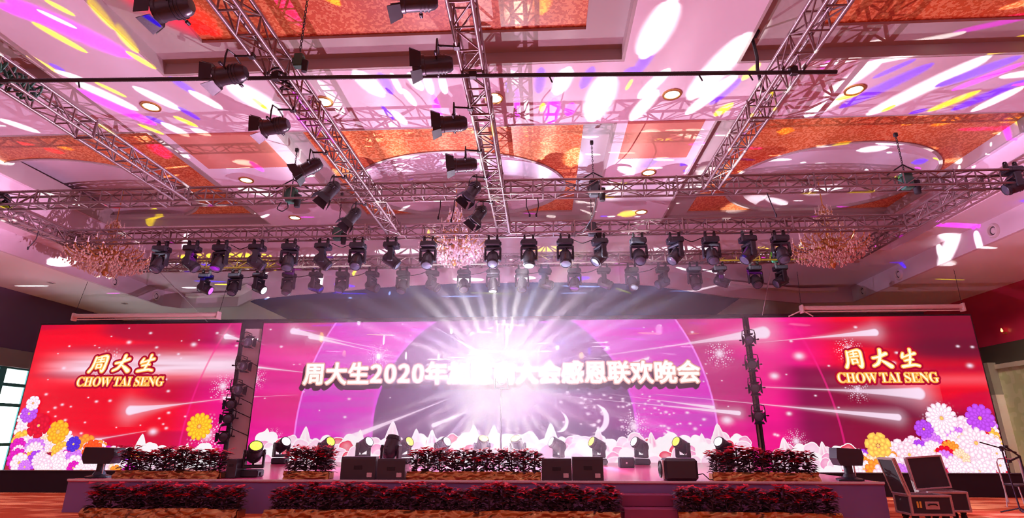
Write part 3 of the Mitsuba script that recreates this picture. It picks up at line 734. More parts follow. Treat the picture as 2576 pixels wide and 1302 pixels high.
# lettering
GL, SERIF = json.loads('''[{"周":[[[[10,-12],[28,22],[41,74],[44,106],[44,238],[264,238],[264,-3],[261,-13],[256,-18],[240,-23],[198,-24],[191,-4],[236,-3],[241,1],[242,215],[240,217],[67,217],[66,103],[62,65],[55,32],[45,3],[28,-26]]],[[[79,118],[79,137],[140,138],[139,167],[86,167],[86,185],[139,185],[140,211],[162,211],[163,185],[218,185],[218,167],[163,167],[162,138],[226,137],[226,118]]],[[[94,93],[210,93],[210,14],[115,14],[114,-3],[94,-3]],[[116,75],[115,32],[189,33],[188,75]]]],"大":[[[[13,-6],[51,16],[86,47],[102,70],[115,95],[129,138],[128,143],[19,143],[19,166],[133,166],[138,210],[138,252],[163,252],[159,166],[283,166],[283,143],[170,142],[178,117],[193,86],[216,51],[245,22],[266,8],[287,-2],[271,-24],[234,-2],[197,35],[174,70],[151,121],[127,64],[106,33],[86,12],[57,-10],[31,-24]]]],"生":[[[[17,-15],[17,7],[139,8],[138,84],[50,84],[50,106],[139,106],[139,172],[68,172],[52,143],[37,123],[17,135],[39,167],[52,192],[71,247],[94,243],[79,197],[80,194],[138,194],[139,252],[162,252],[163,194],[270,194],[270,172],[162,171],[163,106],[259,106],[259,84],[163,84],[162,8],[285,7],[285,-15]]]],"年":[[[[14,66],[64,68],[64,148],[154,149],[153,194],[81,194],[58,160],[36,135],[33,135],[16,148],[40,174],[55,196],[75,233],[83,254],[106,248],[93,218],[94,216],[272,216],[272,194],[177,193],[178,148],[265,148],[265,127],[177,127],[177,68],[286,67],[286,45],[178,45],[177,-24],[154,-24],[153,45],[14,45]],[[87,126],[87,67],[154,68],[153,127]]]],"加":[[[[172,-20],[172,215],[274,215],[274,-17],[252,-18],[250,2],[194,2],[193,-20]],[[193,26],[251,25],[250,193],[193,192]]],[[[9,-10],[27,16],[41,48],[52,96],[57,148],[57,173],[16,173],[16,195],[57,195],[58,248],[81,248],[81,195],[147,195],[144,57],[138,3],[132,-10],[123,-17],[110,-20],[77,-18],[72,3],[106,2],[115,8],[117,15],[122,61],[125,147],[124,173],[80,173],[72,83],[57,26],[41,-6],[26,-25]]]],"盟":[[[[13,-16],[13,4],[48,5],[48,77],[253,77],[253,5],[286,4],[286,-16]],[[192,59],[191,5],[230,4],[231,58]],[[132,59],[130,5],[169,4],[170,58]],[[69,6],[109,5],[108,59],[69,58]]],[[[121,99],[141,120],[152,147],[155,170],[155,244],[268,244],[268,102],[261,92],[239,87],[215,87],[207,105],[245,107],[245,137],[171,137],[158,106],[138,84]],[[174,156],[245,154],[246,180],[177,181]],[[176,200],[245,198],[246,224],[177,225]]],[[[30,238],[126,238],[126,120],[51,120],[50,103],[30,103]],[[50,140],[104,138],[105,169],[51,170]],[[50,190],[104,188],[105,219],[51,220]]]],"商":[[[[18,220],[142,220],[143,223],[133,248],[153,254],[169,220],[282,220],[282,200],[204,200],[206,196],[219,194],[221,191],[200,159],[202,157],[265,157],[265,-9],[262,-15],[256,-19],[243,-22],[204,-22],[197,-6],[241,-5],[245,-1],[244,138],[58,138],[57,-24],[36,-24],[35,157],[100,159],[83,191],[83,194],[91,196],[93,200],[19,200]],[[104,198],[121,168],[121,166],[106,160],[106,157],[174,157],[188,178],[197,198],[105,200]]],[[[168,121],[180,134],[183,134],[222,106],[240,90],[226,75]]],[[[66,92],[93,109],[117,132],[135,125],[109,98],[78,74],[75,75]]],[[[94,83],[205,83],[205,15],[114,14],[113,0],[94,0]],[[114,66],[114,31],[186,32],[185,66]]]],"会":[[[[13,148],[61,173],[99,198],[135,231],[151,252],[172,244],[165,230],[199,200],[243,173],[289,153],[273,133],[224,158],[222,138],[79,138],[77,155],[29,129]],[[88,162],[88,159],[218,160],[178,190],[151,214],[117,183]]],[[[27,79],[27,101],[275,101],[275,79],[144,79],[117,46],[85,13],[95,11],[215,21],[214,27],[185,56],[186,59],[204,67],[245,25],[266,-2],[271,-12],[251,-24],[236,0],[228,1],[80,-12],[47,-18],[40,6],[49,10],[71,29],[111,78]]]],"感":[[[[14,71],[27,98],[35,129],[38,156],[38,222],[172,222],[172,252],[194,252],[196,222],[238,222],[237,226],[210,242],[222,253],[257,234],[260,230],[253,224],[254,222],[284,222],[284,203],[197,202],[206,156],[215,133],[232,156],[246,188],[267,184],[250,145],[226,110],[240,90],[249,85],[258,84],[264,87],[266,93],[269,121],[287,113],[281,78],[270,65],[250,63],[242,65],[224,76],[210,93],[175,66],[159,80],[159,84],[75,84],[75,148],[160,148],[161,83],[179,94],[198,111],[198,116],[185,152],[174,203],[60,203],[57,135],[46,88],[30,58]],[[94,102],[141,100],[142,131],[95,132]]],[[[229,49],[249,55],[269,25],[282,-2],[260,-9],[252,10]]],[[[79,56],[101,56],[101,4],[107,-2],[200,-2],[207,5],[210,32],[212,32],[232,25],[226,-6],[218,-16],[204,-21],[104,-21],[91,-18],[82,-11],[79,-4]]],[[[125,60],[143,69],[172,39],[182,24],[163,15],[149,35]]],[[[71,183],[165,183],[165,167],[71,167]]],[[[14,-4],[28,15],[45,48],[64,41],[46,3],[35,-14],[16,-7]]]],"恩":[[[[219,66],[239,76],[269,36],[284,6],[263,-4],[241,38]]],[[[46,241],[256,241],[256,89],[46,89]],[[69,110],[231,108],[232,221],[70,222]]],[[[87,71],[110,71],[110,8],[115,3],[197,3],[202,6],[205,14],[207,40],[209,40],[228,32],[226,9],[220,-8],[211,-16],[200,-19],[115,-19],[95,-13],[89,-5],[87,3]]],[[[83,130],[102,138],[113,145],[124,157],[131,170],[130,174],[86,174],[86,191],[136,191],[141,215],[160,215],[159,191],[214,191],[214,174],[154,173],[214,129],[202,116],[147,156],[129,135],[99,117],[93,115]]],[[[129,75],[148,84],[174,57],[188,36],[168,26],[155,47]]],[[[16,2],[31,24],[50,70],[70,63],[52,16],[37,-8],[34,-9]]]],"联":[[[[118,-12],[139,4],[164,32],[179,59],[188,91],[186,93],[128,93],[128,114],[191,115],[191,169],[136,169],[136,190],[175,191],[162,216],[146,239],[165,247],[186,219],[194,201],[180,194],[178,190],[210,190],[228,217],[243,247],[266,241],[236,191],[275,190],[275,169],[214,169],[213,115],[287,114],[287,93],[214,93],[213,90],[227,56],[242,32],[260,13],[288,-4],[289,-7],[275,-24],[259,-15],[228,15],[203,56],[181,16],[145,-20],[134,-26]]],[[[12,35],[13,41],[30,44],[30,218],[14,219],[14,239],[127,239],[127,219],[114,218],[114,57],[137,59],[139,40],[114,35],[114,-24],[94,-24],[93,32],[16,19]],[[51,48],[53,46],[94,53],[93,95],[51,94]],[[51,116],[94,114],[94,157],[51,157]],[[52,219],[51,176],[94,176],[94,219]]]],"欢":[[[[107,-10],[138,13],[155,31],[167,49],[180,77],[187,105],[190,168],[211,168],[210,127],[218,93],[228,65],[238,45],[253,23],[267,9],[291,-6],[277,-24],[267,-20],[251,-8],[235,9],[224,25],[202,71],[179,26],[151,-5],[124,-25]]],[[[128,139],[143,166],[151,188],[164,252],[186,249],[179,207],[273,207],[284,204],[274,164],[264,137],[246,142],[258,183],[256,186],[173,186],[159,148],[148,128],[145,127]]],[[[8,14],[25,26],[42,44],[69,86],[16,166],[30,177],[33,177],[81,113],[94,148],[105,196],[15,198],[15,218],[116,219],[128,215],[126,193],[116,147],[95,90],[123,36],[105,22],[82,63],[56,26],[24,-4]]]],"晚":[[[[23,230],[105,230],[106,168],[121,181],[139,205],[164,252],[185,249],[178,226],[232,227],[243,220],[245,217],[241,209],[220,177],[276,176],[276,84],[224,82],[224,8],[225,3],[229,1],[264,2],[268,7],[270,39],[272,39],[290,31],[288,8],[282,-11],[271,-19],[219,-19],[207,-12],[203,1],[201,81],[184,40],[172,23],[157,8],[134,-8],[103,-22],[91,-25],[79,-6],[108,4],[143,25],[165,52],[178,82],[176,84],[125,84],[125,152],[123,153],[117,149],[107,160],[105,158],[105,34],[44,34],[43,11],[23,11]],[[205,104],[255,103],[255,157],[210,157]],[[145,178],[195,176],[214,206],[166,207]],[[145,104],[183,104],[187,133],[187,157],[145,156]],[[43,56],[45,54],[85,56],[84,124],[43,122]],[[44,209],[43,145],[84,144],[85,208]]]],"2":[[[[12,191],[19,200],[39,215],[68,224],[86,224],[103,220],[118,212],[129,201],[137,186],[141,168],[140,144],[132,118],[106,76],[58,23],[151,24],[151,0],[13,0],[13,16],[66,66],[97,107],[111,137],[114,165],[112,175],[106,188],[88,200],[71,202],[55,198],[41,190],[29,177]]]],"0":[[[[15,94],[15,127],[19,159],[27,185],[37,202],[54,217],[75,224],[101,222],[120,212],[134,196],[141,182],[148,158],[152,124],[152,98],[148,63],[138,32],[126,14],[114,4],[91,-4],[66,-2],[48,7],[33,24],[26,38],[18,67]],[[41,105],[46,60],[58,31],[67,23],[80,18],[91,19],[101,24],[112,37],[121,61],[125,88],[125,133],[121,160],[116,176],[107,192],[99,198],[89,202],[77,202],[64,196],[56,186],[50,174],[44,151]]]]},{"C":[209,[[[[12,87],[13,124],[21,150],[40,178],[62,195],[87,205],[123,208],[144,204],[173,194],[182,197],[187,208],[195,208],[195,138],[187,138],[173,166],[155,186],[134,196],[112,198],[95,192],[81,180],[73,164],[66,136],[64,90],[66,70],[72,47],[83,27],[93,19],[105,13],[135,11],[162,21],[177,31],[192,47],[200,39],[179,16],[169,9],[146,-1],[123,-5],[97,-4],[74,2],[51,15],[33,33],[19,58]]]]],"H":[234,[[[[7,0],[7,8],[25,12],[30,17],[33,26],[33,178],[27,190],[20,194],[7,196],[7,203],[108,203],[108,196],[91,193],[83,185],[81,174],[82,112],[153,113],[152,182],[145,192],[126,196],[126,203],[227,203],[227,196],[208,192],[204,187],[201,178],[201,27],[205,15],[213,10],[226,8],[227,0],[126,0],[126,8],[145,12],[152,24],[153,97],[151,99],[83,99],[81,97],[82,24],[86,15],[91,11],[108,8],[108,0]]]]],"O":[235,[[[[12,95],[16,133],[21,147],[34,169],[45,181],[66,196],[82,203],[105,208],[131,208],[151,204],[168,197],[186,185],[202,168],[215,145],[220,129],[223,106],[221,79],[215,59],[198,31],[182,16],[157,2],[125,-5],[99,-4],[77,2],[61,10],[43,24],[32,37],[21,56],[15,74]],[[65,83],[69,56],[75,38],[84,22],[94,13],[109,6],[120,5],[140,11],[152,21],[160,36],[166,56],[169,78],[169,124],[165,149],[160,164],[151,181],[142,190],[127,197],[110,198],[97,194],[82,182],[73,164],[67,140]]]]],"W":[273,[[[[-7,196],[-7,203],[81,203],[81,196],[65,191],[63,177],[100,72],[134,156],[124,187],[115,194],[102,196],[102,203],[196,203],[196,196],[183,194],[176,189],[176,179],[211,78],[214,80],[245,177],[244,189],[237,194],[225,196],[225,203],[279,203],[279,196],[269,192],[259,176],[200,-4],[191,-5],[190,-3],[141,134],[87,-1],[85,-5],[76,-5],[13,180],[5,193]]]]],"T":[189,[[[[5,203],[183,203],[183,142],[176,142],[171,163],[165,175],[156,184],[137,192],[118,192],[118,26],[121,17],[127,11],[146,8],[146,0],[41,0],[41,8],[50,8],[61,12],[69,25],[70,192],[56,193],[35,185],[20,168],[13,142],[5,142]]]]],"A":[195,[[[[-4,8],[7,11],[15,19],[91,207],[100,208],[173,35],[183,15],[188,11],[198,8],[198,0],[102,0],[102,8],[118,10],[125,14],[127,20],[112,59],[46,59],[35,32],[33,20],[38,12],[44,9],[57,8],[57,0],[-4,0]],[[52,74],[53,72],[107,73],[80,139],[77,138]]]]],"I":[116,[[[[6,0],[6,8],[19,10],[31,18],[34,32],[33,182],[30,189],[25,193],[6,196],[6,203],[109,203],[109,196],[89,192],[82,181],[82,25],[84,19],[91,12],[110,8],[110,0]]]]],"S":[174,[[[[19,70],[28,70],[41,34],[63,12],[78,7],[97,7],[108,11],[118,19],[124,32],[124,47],[121,54],[105,69],[54,95],[35,111],[25,128],[23,136],[23,162],[26,173],[35,188],[46,198],[57,204],[72,208],[93,208],[137,199],[143,208],[152,208],[151,142],[144,142],[139,158],[128,177],[117,188],[99,197],[85,199],[67,194],[57,184],[53,171],[58,154],[65,146],[134,111],[153,92],[160,72],[160,47],[157,36],[147,19],[133,7],[107,-3],[71,-4],[42,5],[34,5],[30,3],[27,-5],[19,-5]]]]],"E":[197,[[[[6,7],[26,11],[32,20],[34,32],[33,178],[30,187],[25,192],[7,196],[7,203],[178,203],[178,143],[171,143],[164,168],[155,180],[144,186],[119,192],[92,192],[83,186],[83,110],[100,111],[112,116],[124,134],[128,153],[136,154],[136,53],[128,53],[123,79],[114,92],[99,98],[83,99],[82,22],[87,15],[98,12],[122,13],[140,17],[151,22],[167,34],[180,55],[183,64],[192,64],[180,0],[6,0]]]]],"N":[221,[[[[8,0],[8,8],[21,9],[30,14],[34,28],[34,173],[16,194],[8,196],[8,203],[71,203],[173,78],[174,180],[172,186],[166,192],[148,196],[148,203],[214,203],[214,196],[198,193],[191,186],[189,180],[188,-5],[180,-5],[176,-1],[50,153],[48,25],[52,15],[57,11],[74,8],[74,0]]]]],"G":[227,[[[[12,95],[15,131],[26,159],[48,185],[62,195],[80,203],[105,208],[132,207],[169,195],[177,195],[183,199],[187,208],[195,208],[195,137],[187,138],[180,155],[170,171],[156,185],[140,194],[126,198],[113,198],[99,194],[89,188],[78,173],[69,148],[65,116],[65,88],[71,51],[84,24],[104,9],[115,6],[133,6],[144,10],[151,19],[153,26],[153,63],[148,76],[138,80],[123,81],[123,89],[223,89],[223,81],[208,79],[203,76],[200,68],[198,12],[167,1],[139,-4],[103,-4],[74,3],[52,15],[32,35],[19,59]]]]]}]''')


def glyph_poly(rings):
    return unary_union([Polygon(r[0], r[1:]).buffer(0) for r in rings])


def emissive_flat(parent, name, poly, y, rgb, label=None):
    """A flat piece of the picture, a few millimetres before the display."""
    V, F = [], []
    for g in getattr(poly, 'geoms', [poly]):
        if g.is_empty or g.geom_type != 'Polygon':
            continue
        v, f = trimesh.creation.triangulate_polygon(g, engine='earcut')
        F.append(np.array(f) + sum(len(a) for a in V))
        V.append(np.array(v))
    v, f = np.vstack(V), np.vstack(F)
    P = np.stack([v[:, 0], np.full(len(v), y), v[:, 1]], 1)
    a, b, c = P[f[:, 0]], P[f[:, 1]], P[f[:, 2]]
    nrm = np.cross(b - a, c - a)[:, 1]
    f = np.where((nrm > 0)[:, None], f[:, ::-1], f)
    sh = mikit.ply(trimesh.Trimesh(P, f, process=False), 'mat_letter_shade')
    return part(parent, name, sh, label=label, **(emit(rgb, .004) if rgb else {}))


# the title, 周大生2020年加盟商大会感恩联欢晚会, across the middle screen
adv, x = [], 0.0
polys = []
for ch in '周大生2020年加盟商大会感恩联欢晚会':
    g = glyph_poly(GL[ch]).buffer(9.5)
    wd = 190 if ch in '20' else 305
    polys.append(affinity.translate(g, x + (10 if ch in '20' else 2), 0))
    x += wd
title = unary_union(polys)
k = (5.28 + 8.22) / x
title = affinity.affine_transform(title, [k, 0, 0, k * 1.0, -8.2, 3.17])
sh = unary_union([affinity.translate(title.buffer(.045), d * (.14 if d_ < 0 else .14) * -.55, -d * .16) for d in np.linspace(0, 1, 9) for d_ in (1,)])
emissive_flat(SM, 'title_shadow', sh.simplify(.006), SCR_Y - .006, None, 'dark plum extruded shadow of the title')
emissive_flat(SM, 'title_outline', title.buffer(.04).simplify(.004), SCR_Y - .010, tuple(1.0 * v for v in lin(228, 170, 150)), 'rosy gold outline of the title')
emissive_flat(SM, 'title_lettering', title, SCR_Y - .014, (1.15, 1.08, 1.0), 'cream white lettering 周大生2020年加盟商大会感恩联欢晚会')

# the brush-written 周大生 of the logo: strokes with widths
BR = {
    '周': [[(18, 88, 5), (17, 55, 6), (13, 25, 6), (2, 2, 7)], [(18, 82, 3), (45, 92, 5), (70, 98, 6), (80, 90, 7), (80, 55, 6), (78, 20, 7), (72, 0, 7), (60, 14, 3)], [(32, 74, 4), (62, 78, 5)], [(28, 58, 4), (66, 64, 5)], [(48, 86, 4), (46, 60, 5)],
           [(34, 46, 5), (35, 22, 5)], [(34, 44, 4), (58, 48, 5), (58, 26, 5)], [(36, 25, 4), (58, 27, 4)]],
    '大': [[(6, 52, 6), (35, 58, 6), (70, 76, 8)], [(46, 98, 7), (44, 74, 7), (36, 44, 7), (24, 20, 7), (2, 8, 6)], [(44, 38, 4), (60, 26, 8), (82, 6, 10)]],
    '生': [[(22, 78, 5), (16, 60, 7), (14, 52, 5)], [(18, 54, 4), (45, 66, 5), (76, 76, 7)], [(58, 99, 6), (56, 70, 5), (48, 40, 6), (40, 8, 5)], [(24, 36, 5), (52, 44, 6), (62, 42, 5)], [(8, 4, 7), (40, 10, 7), (66, 14, 6), (84, 8, 6)]],
}


def stroke(pts):
    out = []
    P = np.array(pts, float)
    t = np.linspace(0, len(P) - 1, 6 * len(P))
    q = np.stack([np.interp(t, range(len(P)), P[:, k]) for k in range(3)], 1)
    ker = np.array([.25, .5, .25])
    for _ in range(4):
        q[1:-1] = q[:-2] * .25 + q[1:-1] * .5 + q[2:] * .25
    for a, b in zip(q[:-1], q[1:]):
        out.append(unary_union([Point(a[0], a[1]).buffer(a[2] * 1.22, 8), Point(b[0], b[1]).buffer(b[2] * 1.22, 8)]).convex_hull)
    return unary_union(out)


def logo(parent, x0, x1, zlow, zbr, skew):
    br = unary_union([affinity.translate(unary_union([stroke(s) for s in BR[ch]]), i * 128, 0) for i, ch in enumerate('周大生')])
    b = br.bounds
    k = .80 * (x1 - x0) * .95 / (b[2] - b[0])
    br = affinity.affine_transform(br, [k, k * skew, 0, k * .86, x0 + .30 - b[0] * k, zbr - b[1] * k * .86])
    xx, ps = 0, []
    for w in ('CHOW', 'TAI', 'SENG'):
        for ch in w:
            ps.append(affinity.translate(glyph_poly(SERIF[ch][1]).buffer(2.5), xx, 0))
            xx += SERIF[ch][0] - 6
        xx += 70
    word = unary_union(ps)
    b = word.bounds
    k = (x1 - x0) / (b[2] - b[0])
    word = affinity.affine_transform(word, [k, k * skew * .6, 0, k * 1.08, x0 - b[0] * k, zlow - b[1] * k])
    both = unary_union([br, word])
    emissive_flat(parent, 'logo_halo', both.buffer(.085).simplify(.008), SCR_Y - .006, tuple(.8 * v for v in lin(190, 0, 50)), 'deep red halo of the logo')
    emissive_flat(parent, 'logo_outline', both.buffer(.022).simplify(.004), SCR_Y - .010, tuple(1.2 * v for v in lin(240, 170, 70)), 'gold outline of the logo')
    emissive_flat(parent, 'logo_lettering', both.buffer(-.012), SCR_Y - .014, (1.25, 1.1, .8), 'cream gold lettering 周大生 CHOW TAI SENG')


logo(SL, -16.3, -13.15, 3.07, 3.52, .12)
logo(SR_, 9.72, 12.92, 3.07, 3.52, -.06)

# the black plinth walls below the side screens
for x0, x1, lb in ((-19.4, -9.4, 'low black fascia in front of the left screen'), (6.5, 13.6, 'low black fascia in front of the right screen')):
    t = thing('black_fascia', lb, 'fascia')
    part(t, 'panel', shape(cbox((x0, 15.1, 0), (x1, 15.3, .52), .01), 'black_cloth'))
    part(t, 'top_rail', shape(cbox((x0, 15.08, .515), (x1, 15.34, .54), .004), 'black_plastic'))

# ------------------------------------------------------------------ the stage
SX0, SX1 = -9.3, 6.22
st = thing('stage', 'wide stage with glossy red floor and dark purple front', 'stage')
part(st, 'deck', shape(cbox((SX0, STAGE_Y, STAGE_Z - .05), (SX1, SCR_Y - .1, STAGE_Z), .01), 'stage_floor'), label='glossy red stage floor that mirrors the screen')
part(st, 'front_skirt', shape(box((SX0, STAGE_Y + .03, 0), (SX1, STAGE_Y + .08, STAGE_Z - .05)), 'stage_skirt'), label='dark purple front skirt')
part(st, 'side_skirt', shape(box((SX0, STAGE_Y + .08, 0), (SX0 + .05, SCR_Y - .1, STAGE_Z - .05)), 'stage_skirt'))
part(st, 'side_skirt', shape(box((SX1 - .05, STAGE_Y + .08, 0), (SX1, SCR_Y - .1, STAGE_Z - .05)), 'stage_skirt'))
part(st, 'edge_strip', shape(cbox((SX0, STAGE_Y - .012, STAGE_Z - .03), (SX1, STAGE_Y + .02, STAGE_Z + .008), .004), 'pale_strip'), label='pale strip along the stage edge')
steps = thing('stage_steps', 'red carpeted steps up to the stage between the flower rows', 'steps')
for i, z in enumerate((.2, .4)):
    part(steps, 'step', shape(cbox((1.40, STAGE_Y - .62 + .3 * i, 0 if i == 0 else .2), (2.32, STAGE_Y - .02, z), .012), 'red_board'))

# vertical lighting towers in the gaps between the screens
tow = thing('gap_panel', 'beige panel in the gap left of the middle screen', 'panel')
part(tow, 'board', shape(cbox((-10.60, SCR_Y + .18, .6), (-9.93, SCR_Y + .24, 5.08), .01), 'beige_panel'))
part(tow, 'post', shape(cbox((-9.95, SCR_Y + .12, .6), (-9.87, SCR_Y + .26, 5.12), .01), 'black_steel'))
tow2 = thing('gap_panel', 'narrow beige panel in the gap right of the middle screen', 'panel')
part(tow2, 'board', shape(cbox((6.93, SCR_Y + .18, .6), (7.09, SCR_Y + .24, 5.0), .01), 'beige_panel'))
part(tow2, 'post', shape(cbox((6.87, SCR_Y + .12, .6), (6.94, SCR_Y + .26, 5.2), .01), 'black_steel'))

# projection screen casings above the side screens
for (x0, x1), lb in (((-16.66, -11.34), 'long cream roller screen casing hanging above the left screen'), ((8.76, 13.96), 'long cream roller screen casing hanging above the right screen')):
    t = thing('roller_screen', lb, 'roller screen')
    body = tube([(x0, 18.85, 5.50), (x1, 18.85, 5.50)], .075, 8)
    part(t, 'casing', shape(body, 'cream', 30))
    part(t, 'weight_bar', shape(tube([(x0 + .05, 18.83, 5.37), (x1 - .05, 18.83, 5.37)], .022, 6), 'cream', 40))
    for xx in (x0, x1):
        part(t, 'end_cap', shape(cbox((xx - .03, 18.74, 5.33), (xx + .03, 18.96, 5.60), .01), 'cream'))
        part(t, 'hanging_wire', rod('rubber'), along((xx, 18.85, 5.6), (xx + .1, 18.95, HS), .007))
    if x0 > 0:
        for dx in (-.42, .38):
            part(t, 'brace', rod('cream'), along((x0, 18.8, 5.42), (x0 + dx, 18.95, 5.24), .022))

# ------------------------------------------------------------------ trusses
TS = .17                                  # half the spacing of the chords


def truss(label, p, q, bay=.5, group=None):
    p, q = np.array(p, float), np.array(q, float)
    L = np.linalg.norm(q - p)
    d = (q - p) / L
    s = np.cross(d, [0, 0, 1])
    s /= np.linalg.norm(s)
    u = np.array([0, 0, 1.0])
    t = thing('lighting_truss', label, 'truss', group)
    M = rod('truss_metal')
    C = [(s * a + u * b) * TS for a, b in ((-1, -1), (1, -1), (1, 1), (-1, 1))]
    for c in C:
        part(t, 'chord', M, along(p + c, q + c, .031))
    n = int(round(L / bay))
    k = 0
    for i in range(n + 1):
        x = p + d * L * i / n
        for a in range(4):
            part(t, 'brace', M, along(x + C[a], x + C[(a + 1) % 4], .0165))
        if i < n:
            y = p + d * L * (i + 1) / n
            for a in (0, 1, 2, 3):
                A, B = C[a], C[(a + 1) % 4]
                if (i + a) % 2:
                    A, B = B, A
                part(t, 'diagonal', M, along(x + A, y + B, .0145))
    # bolted joint frames every three metres
    m = max(1, int(L // 3))
    for i in range(m + 1):
        x = p + d * L * i / m
        fr = cat(*[tube([x + C[a] * 1.12 , x + C[(a + 1) % 4] * 1.12], .024, 6) for a in range(4)])
        part(t, 'joint_frame', shape(fr, 'truss_metal'))
    return t


TY1, TY2, TY3 = 12.62, 15.4, 18.4
truss('first cross truss, spanning the whole picture below the front downlights', (-16.0, TY1, ZT), (13.0, TY1, ZT), .55)
truss('second cross truss that carries the upper row of moving heads', (-14.4, TY2, ZT), (10.3, TY2, ZT), .55)
truss('third cross truss nearest the screens, carrying the lower row of moving heads', (-14.5, TY3, ZT), (10.5, TY3, ZT), .55)
truss('leftmost overhead truss running towards the stage, lit magenta', (-8.95, 3.2, ZT), (-8.95, TY1 - .2, ZT))
truss('overhead truss left of the middle one, black spotlights along its left side', (-4.25, 2.6, ZT), (-4.25, TY2 - .2, ZT))
truss('middle overhead truss with black spotlights along its left side', (-1.03, 2.6, ZT), (-1.03, TY2 - .2, ZT))
truss('right overhead truss running to the first cross truss, brightly lit', (4.12, 3.0, ZT), (4.12, TY1 - .2, ZT))
truss('right side truss joining the first and third cross trusses behind the chandelier', (10.5, TY1 + .2, ZT), (10.5, TY3 - .2, ZT))
truss('left side truss joining the first and third cross trusses behind the chandelier', (-14.5, TY1 + .2, ZT), (-14.5, TY3 - .2, ZT))
bar = thing('long_pipe', 'long thin dark pipe hung across under the overhead trusses', 'pipe')
part(bar, 'pipe', shape(tube([(-9.4, 7.40, 6.96), (4.80, 7.88, 6.96)], .035, 10), 'black_steel', 40))
for x in (-8.95, -4.25, -1.03, 4.12):
    y = 7.40 + (x + 9.4) * .48 / 14.2
    part(bar, 'clamp', shape(cbox((x - .06, y - .05, 6.92), (x + .06, y + .05, 7.06), .01), 'black_steel'))
for x in (-7.5, .2, 2.6, 3.4):
    y = 7.40 + (x + 9.4) * .48 / 14.2
    part(bar, 'cable_tie', rod('rubber'), along((x, y, 6.95), (x + .05, y, 6.82), .012))

# ------------------------------------------------------------------ moving head lights
head_m = lathe([(0, -.21), (.06, -.205), (.11, -.18), (.145, -.12), (.155, -.03), (.150, .08), (.135, .19), (.132, .245), (.122, .25), (.118, .235), (0, .235)], 22)
fin = [cbox((-.02, -.165, -.16 + .05 * i), (.02, .165, -.145 + .05 * i), .003) for i in range(4)]
HEAD = shape(cat(head_m, *fin), 'black_satin', 35)
BAND = shape(lathe([(.136, .17), (.150, .17), (.148, .205), (.137, .205), (.136, .17)], 22), 'black_plastic', 40)
LENS = shape(lathe([(0, .262), (.06, .257), (.118, .238), (.118, .235), (0, .235)], 20), 'lens_glass', 40)
yoke = cat(cbox((-.215, -.075, -.36), (.215, .075, -.29), .02), cbox((-.215, -.07, -.66), (-.165, .07, -.31), .018), cbox((.165, -.07, -.66), (.215, .07, -.31), .018),
           trimesh.creation.cylinder(radius=.065, height=.43, sections=16).apply_transform(trimesh.transformations.rotation_matrix(math.pi / 2, [0, 1, 0], [0, 0, 0])).apply_translation([0, 0, -.58]))
YOKE = shape(yoke, 'black_plastic', 35)
base = cat(cbox((-.19, -.15, -.27), (.19, .15, -.12), .025), cbox((-.215, -.06, -.22), (-.185, .06, -.15), .01), cbox((.185, -.06, -.22), (.215, .06, -.15), .01), cbox((-.10, -.158, -.24), (.10, -.148, -.16), .004))
BASE = shape(base, 'black_plastic', 35)
clampm = cat(cbox((-.028, -.05, -.125), (.028, .05, -.02), .008), lathe([(.03, -.02), (.045, -.02), (.045, .02), (.03, .02), (.03, -.02)], 14).apply_transform(trimesh.transformations.rotation_matrix(math.pi / 2, [0, 1, 0])))
CLAMP = shape(clampm, 'black_steel', 35)
FOOT = shape(cat(cbox((-.17, -.13, -.12), (-.12, .13, -.10), .006), cbox((.12, -.13, -.12), (.17, .13, -.10), .006)), 'rubber')


def moving_head(label, pos, pan, tilt, up=False, glow=None, group=None, scale=1.0):
    t = thing('moving_head_light', label, 'stage light', group)
    B = T().translate(list(pos))
    if up:
        B = B.rotate([1, 0, 0], 180).translate([0, 0, .12 * scale])
    B = B.scale(scale)
    Yk = B.rotate([0, 0, 1], pan)
    Hd = Yk.translate([0, 0, -.58]).rotate([1, 0, 0], tilt).rotate([1, 0, 0], 180)
    part(t, 'base', BASE, B)
    part(t, 'yoke', YOKE, Yk)
    h = part(t, 'head', HEAD, Hd)
    part(h, 'bezel', BAND, Hd)
    part(h, 'lens', LENS, Hd, label='glowing lens' if glow else 'dark glass lens', **(emit(glow, .006) if glow else {}))
    if up:
        part(t, 'feet', FOOT, B)
    else:
        for x in (-.11, .11):
            part(t, 'clamp', CLAMP, B.translate([x, 0, 0]))
    return t


ROW1 = [(400, 'A'), (480, 'B'), (555, 'A'), (650, 'B'), (733, 'A'), (818, 'B'), (906, 'A'), (990, 'B'), (1080, 'A'), (1240, 'A'), (1328, 'F'), (1418, 'A'), (1505, 'C'), (1598, 'A'), (1688, 'C'), (1778, 'A'), (1870, 'C'), (1950, 'A')]
R1X = [-11.35, -10.4, -9.5, -8.4, -7.4, -6.4, -5.35, -4.35, -3.25, -1.35, -.3, .75, 1.75, 2.85, 3.9, 4.9, 5.95, 6.85]
for i, ((_, kd), x) in enumerate(zip(ROW1, R1X)):
    pan, tilt = {'A': (rng.uniform(-14, 14), -rng.uniform(26, 42)), 'B': (-80 + rng.uniform(-9, 9), 58 + rng.uniform(-10, 10)), 'F': (2, -14), 'C': (112 + rng.uniform(-10, 10), 44)}[kd]
    moving_head(f'{nth(i, 18)} moving head hanging in the upper row under the second truss', (x, TY2 - .02, ZT - TS - .05), pan, tilt, glow=(2.4, 2.2, 2.6) if kd == 'F' else None, scale=1.15)
R2X = [-11.75, -10.68, -9.8, -8.75, -7.8, -6.85, -5.8, -4.72, -3.7, -2.6, -1.6, -.6, .18, 1.18, 2.18, 3.12, 4.15, 5.2, 6.05, 7.2, 8.05]
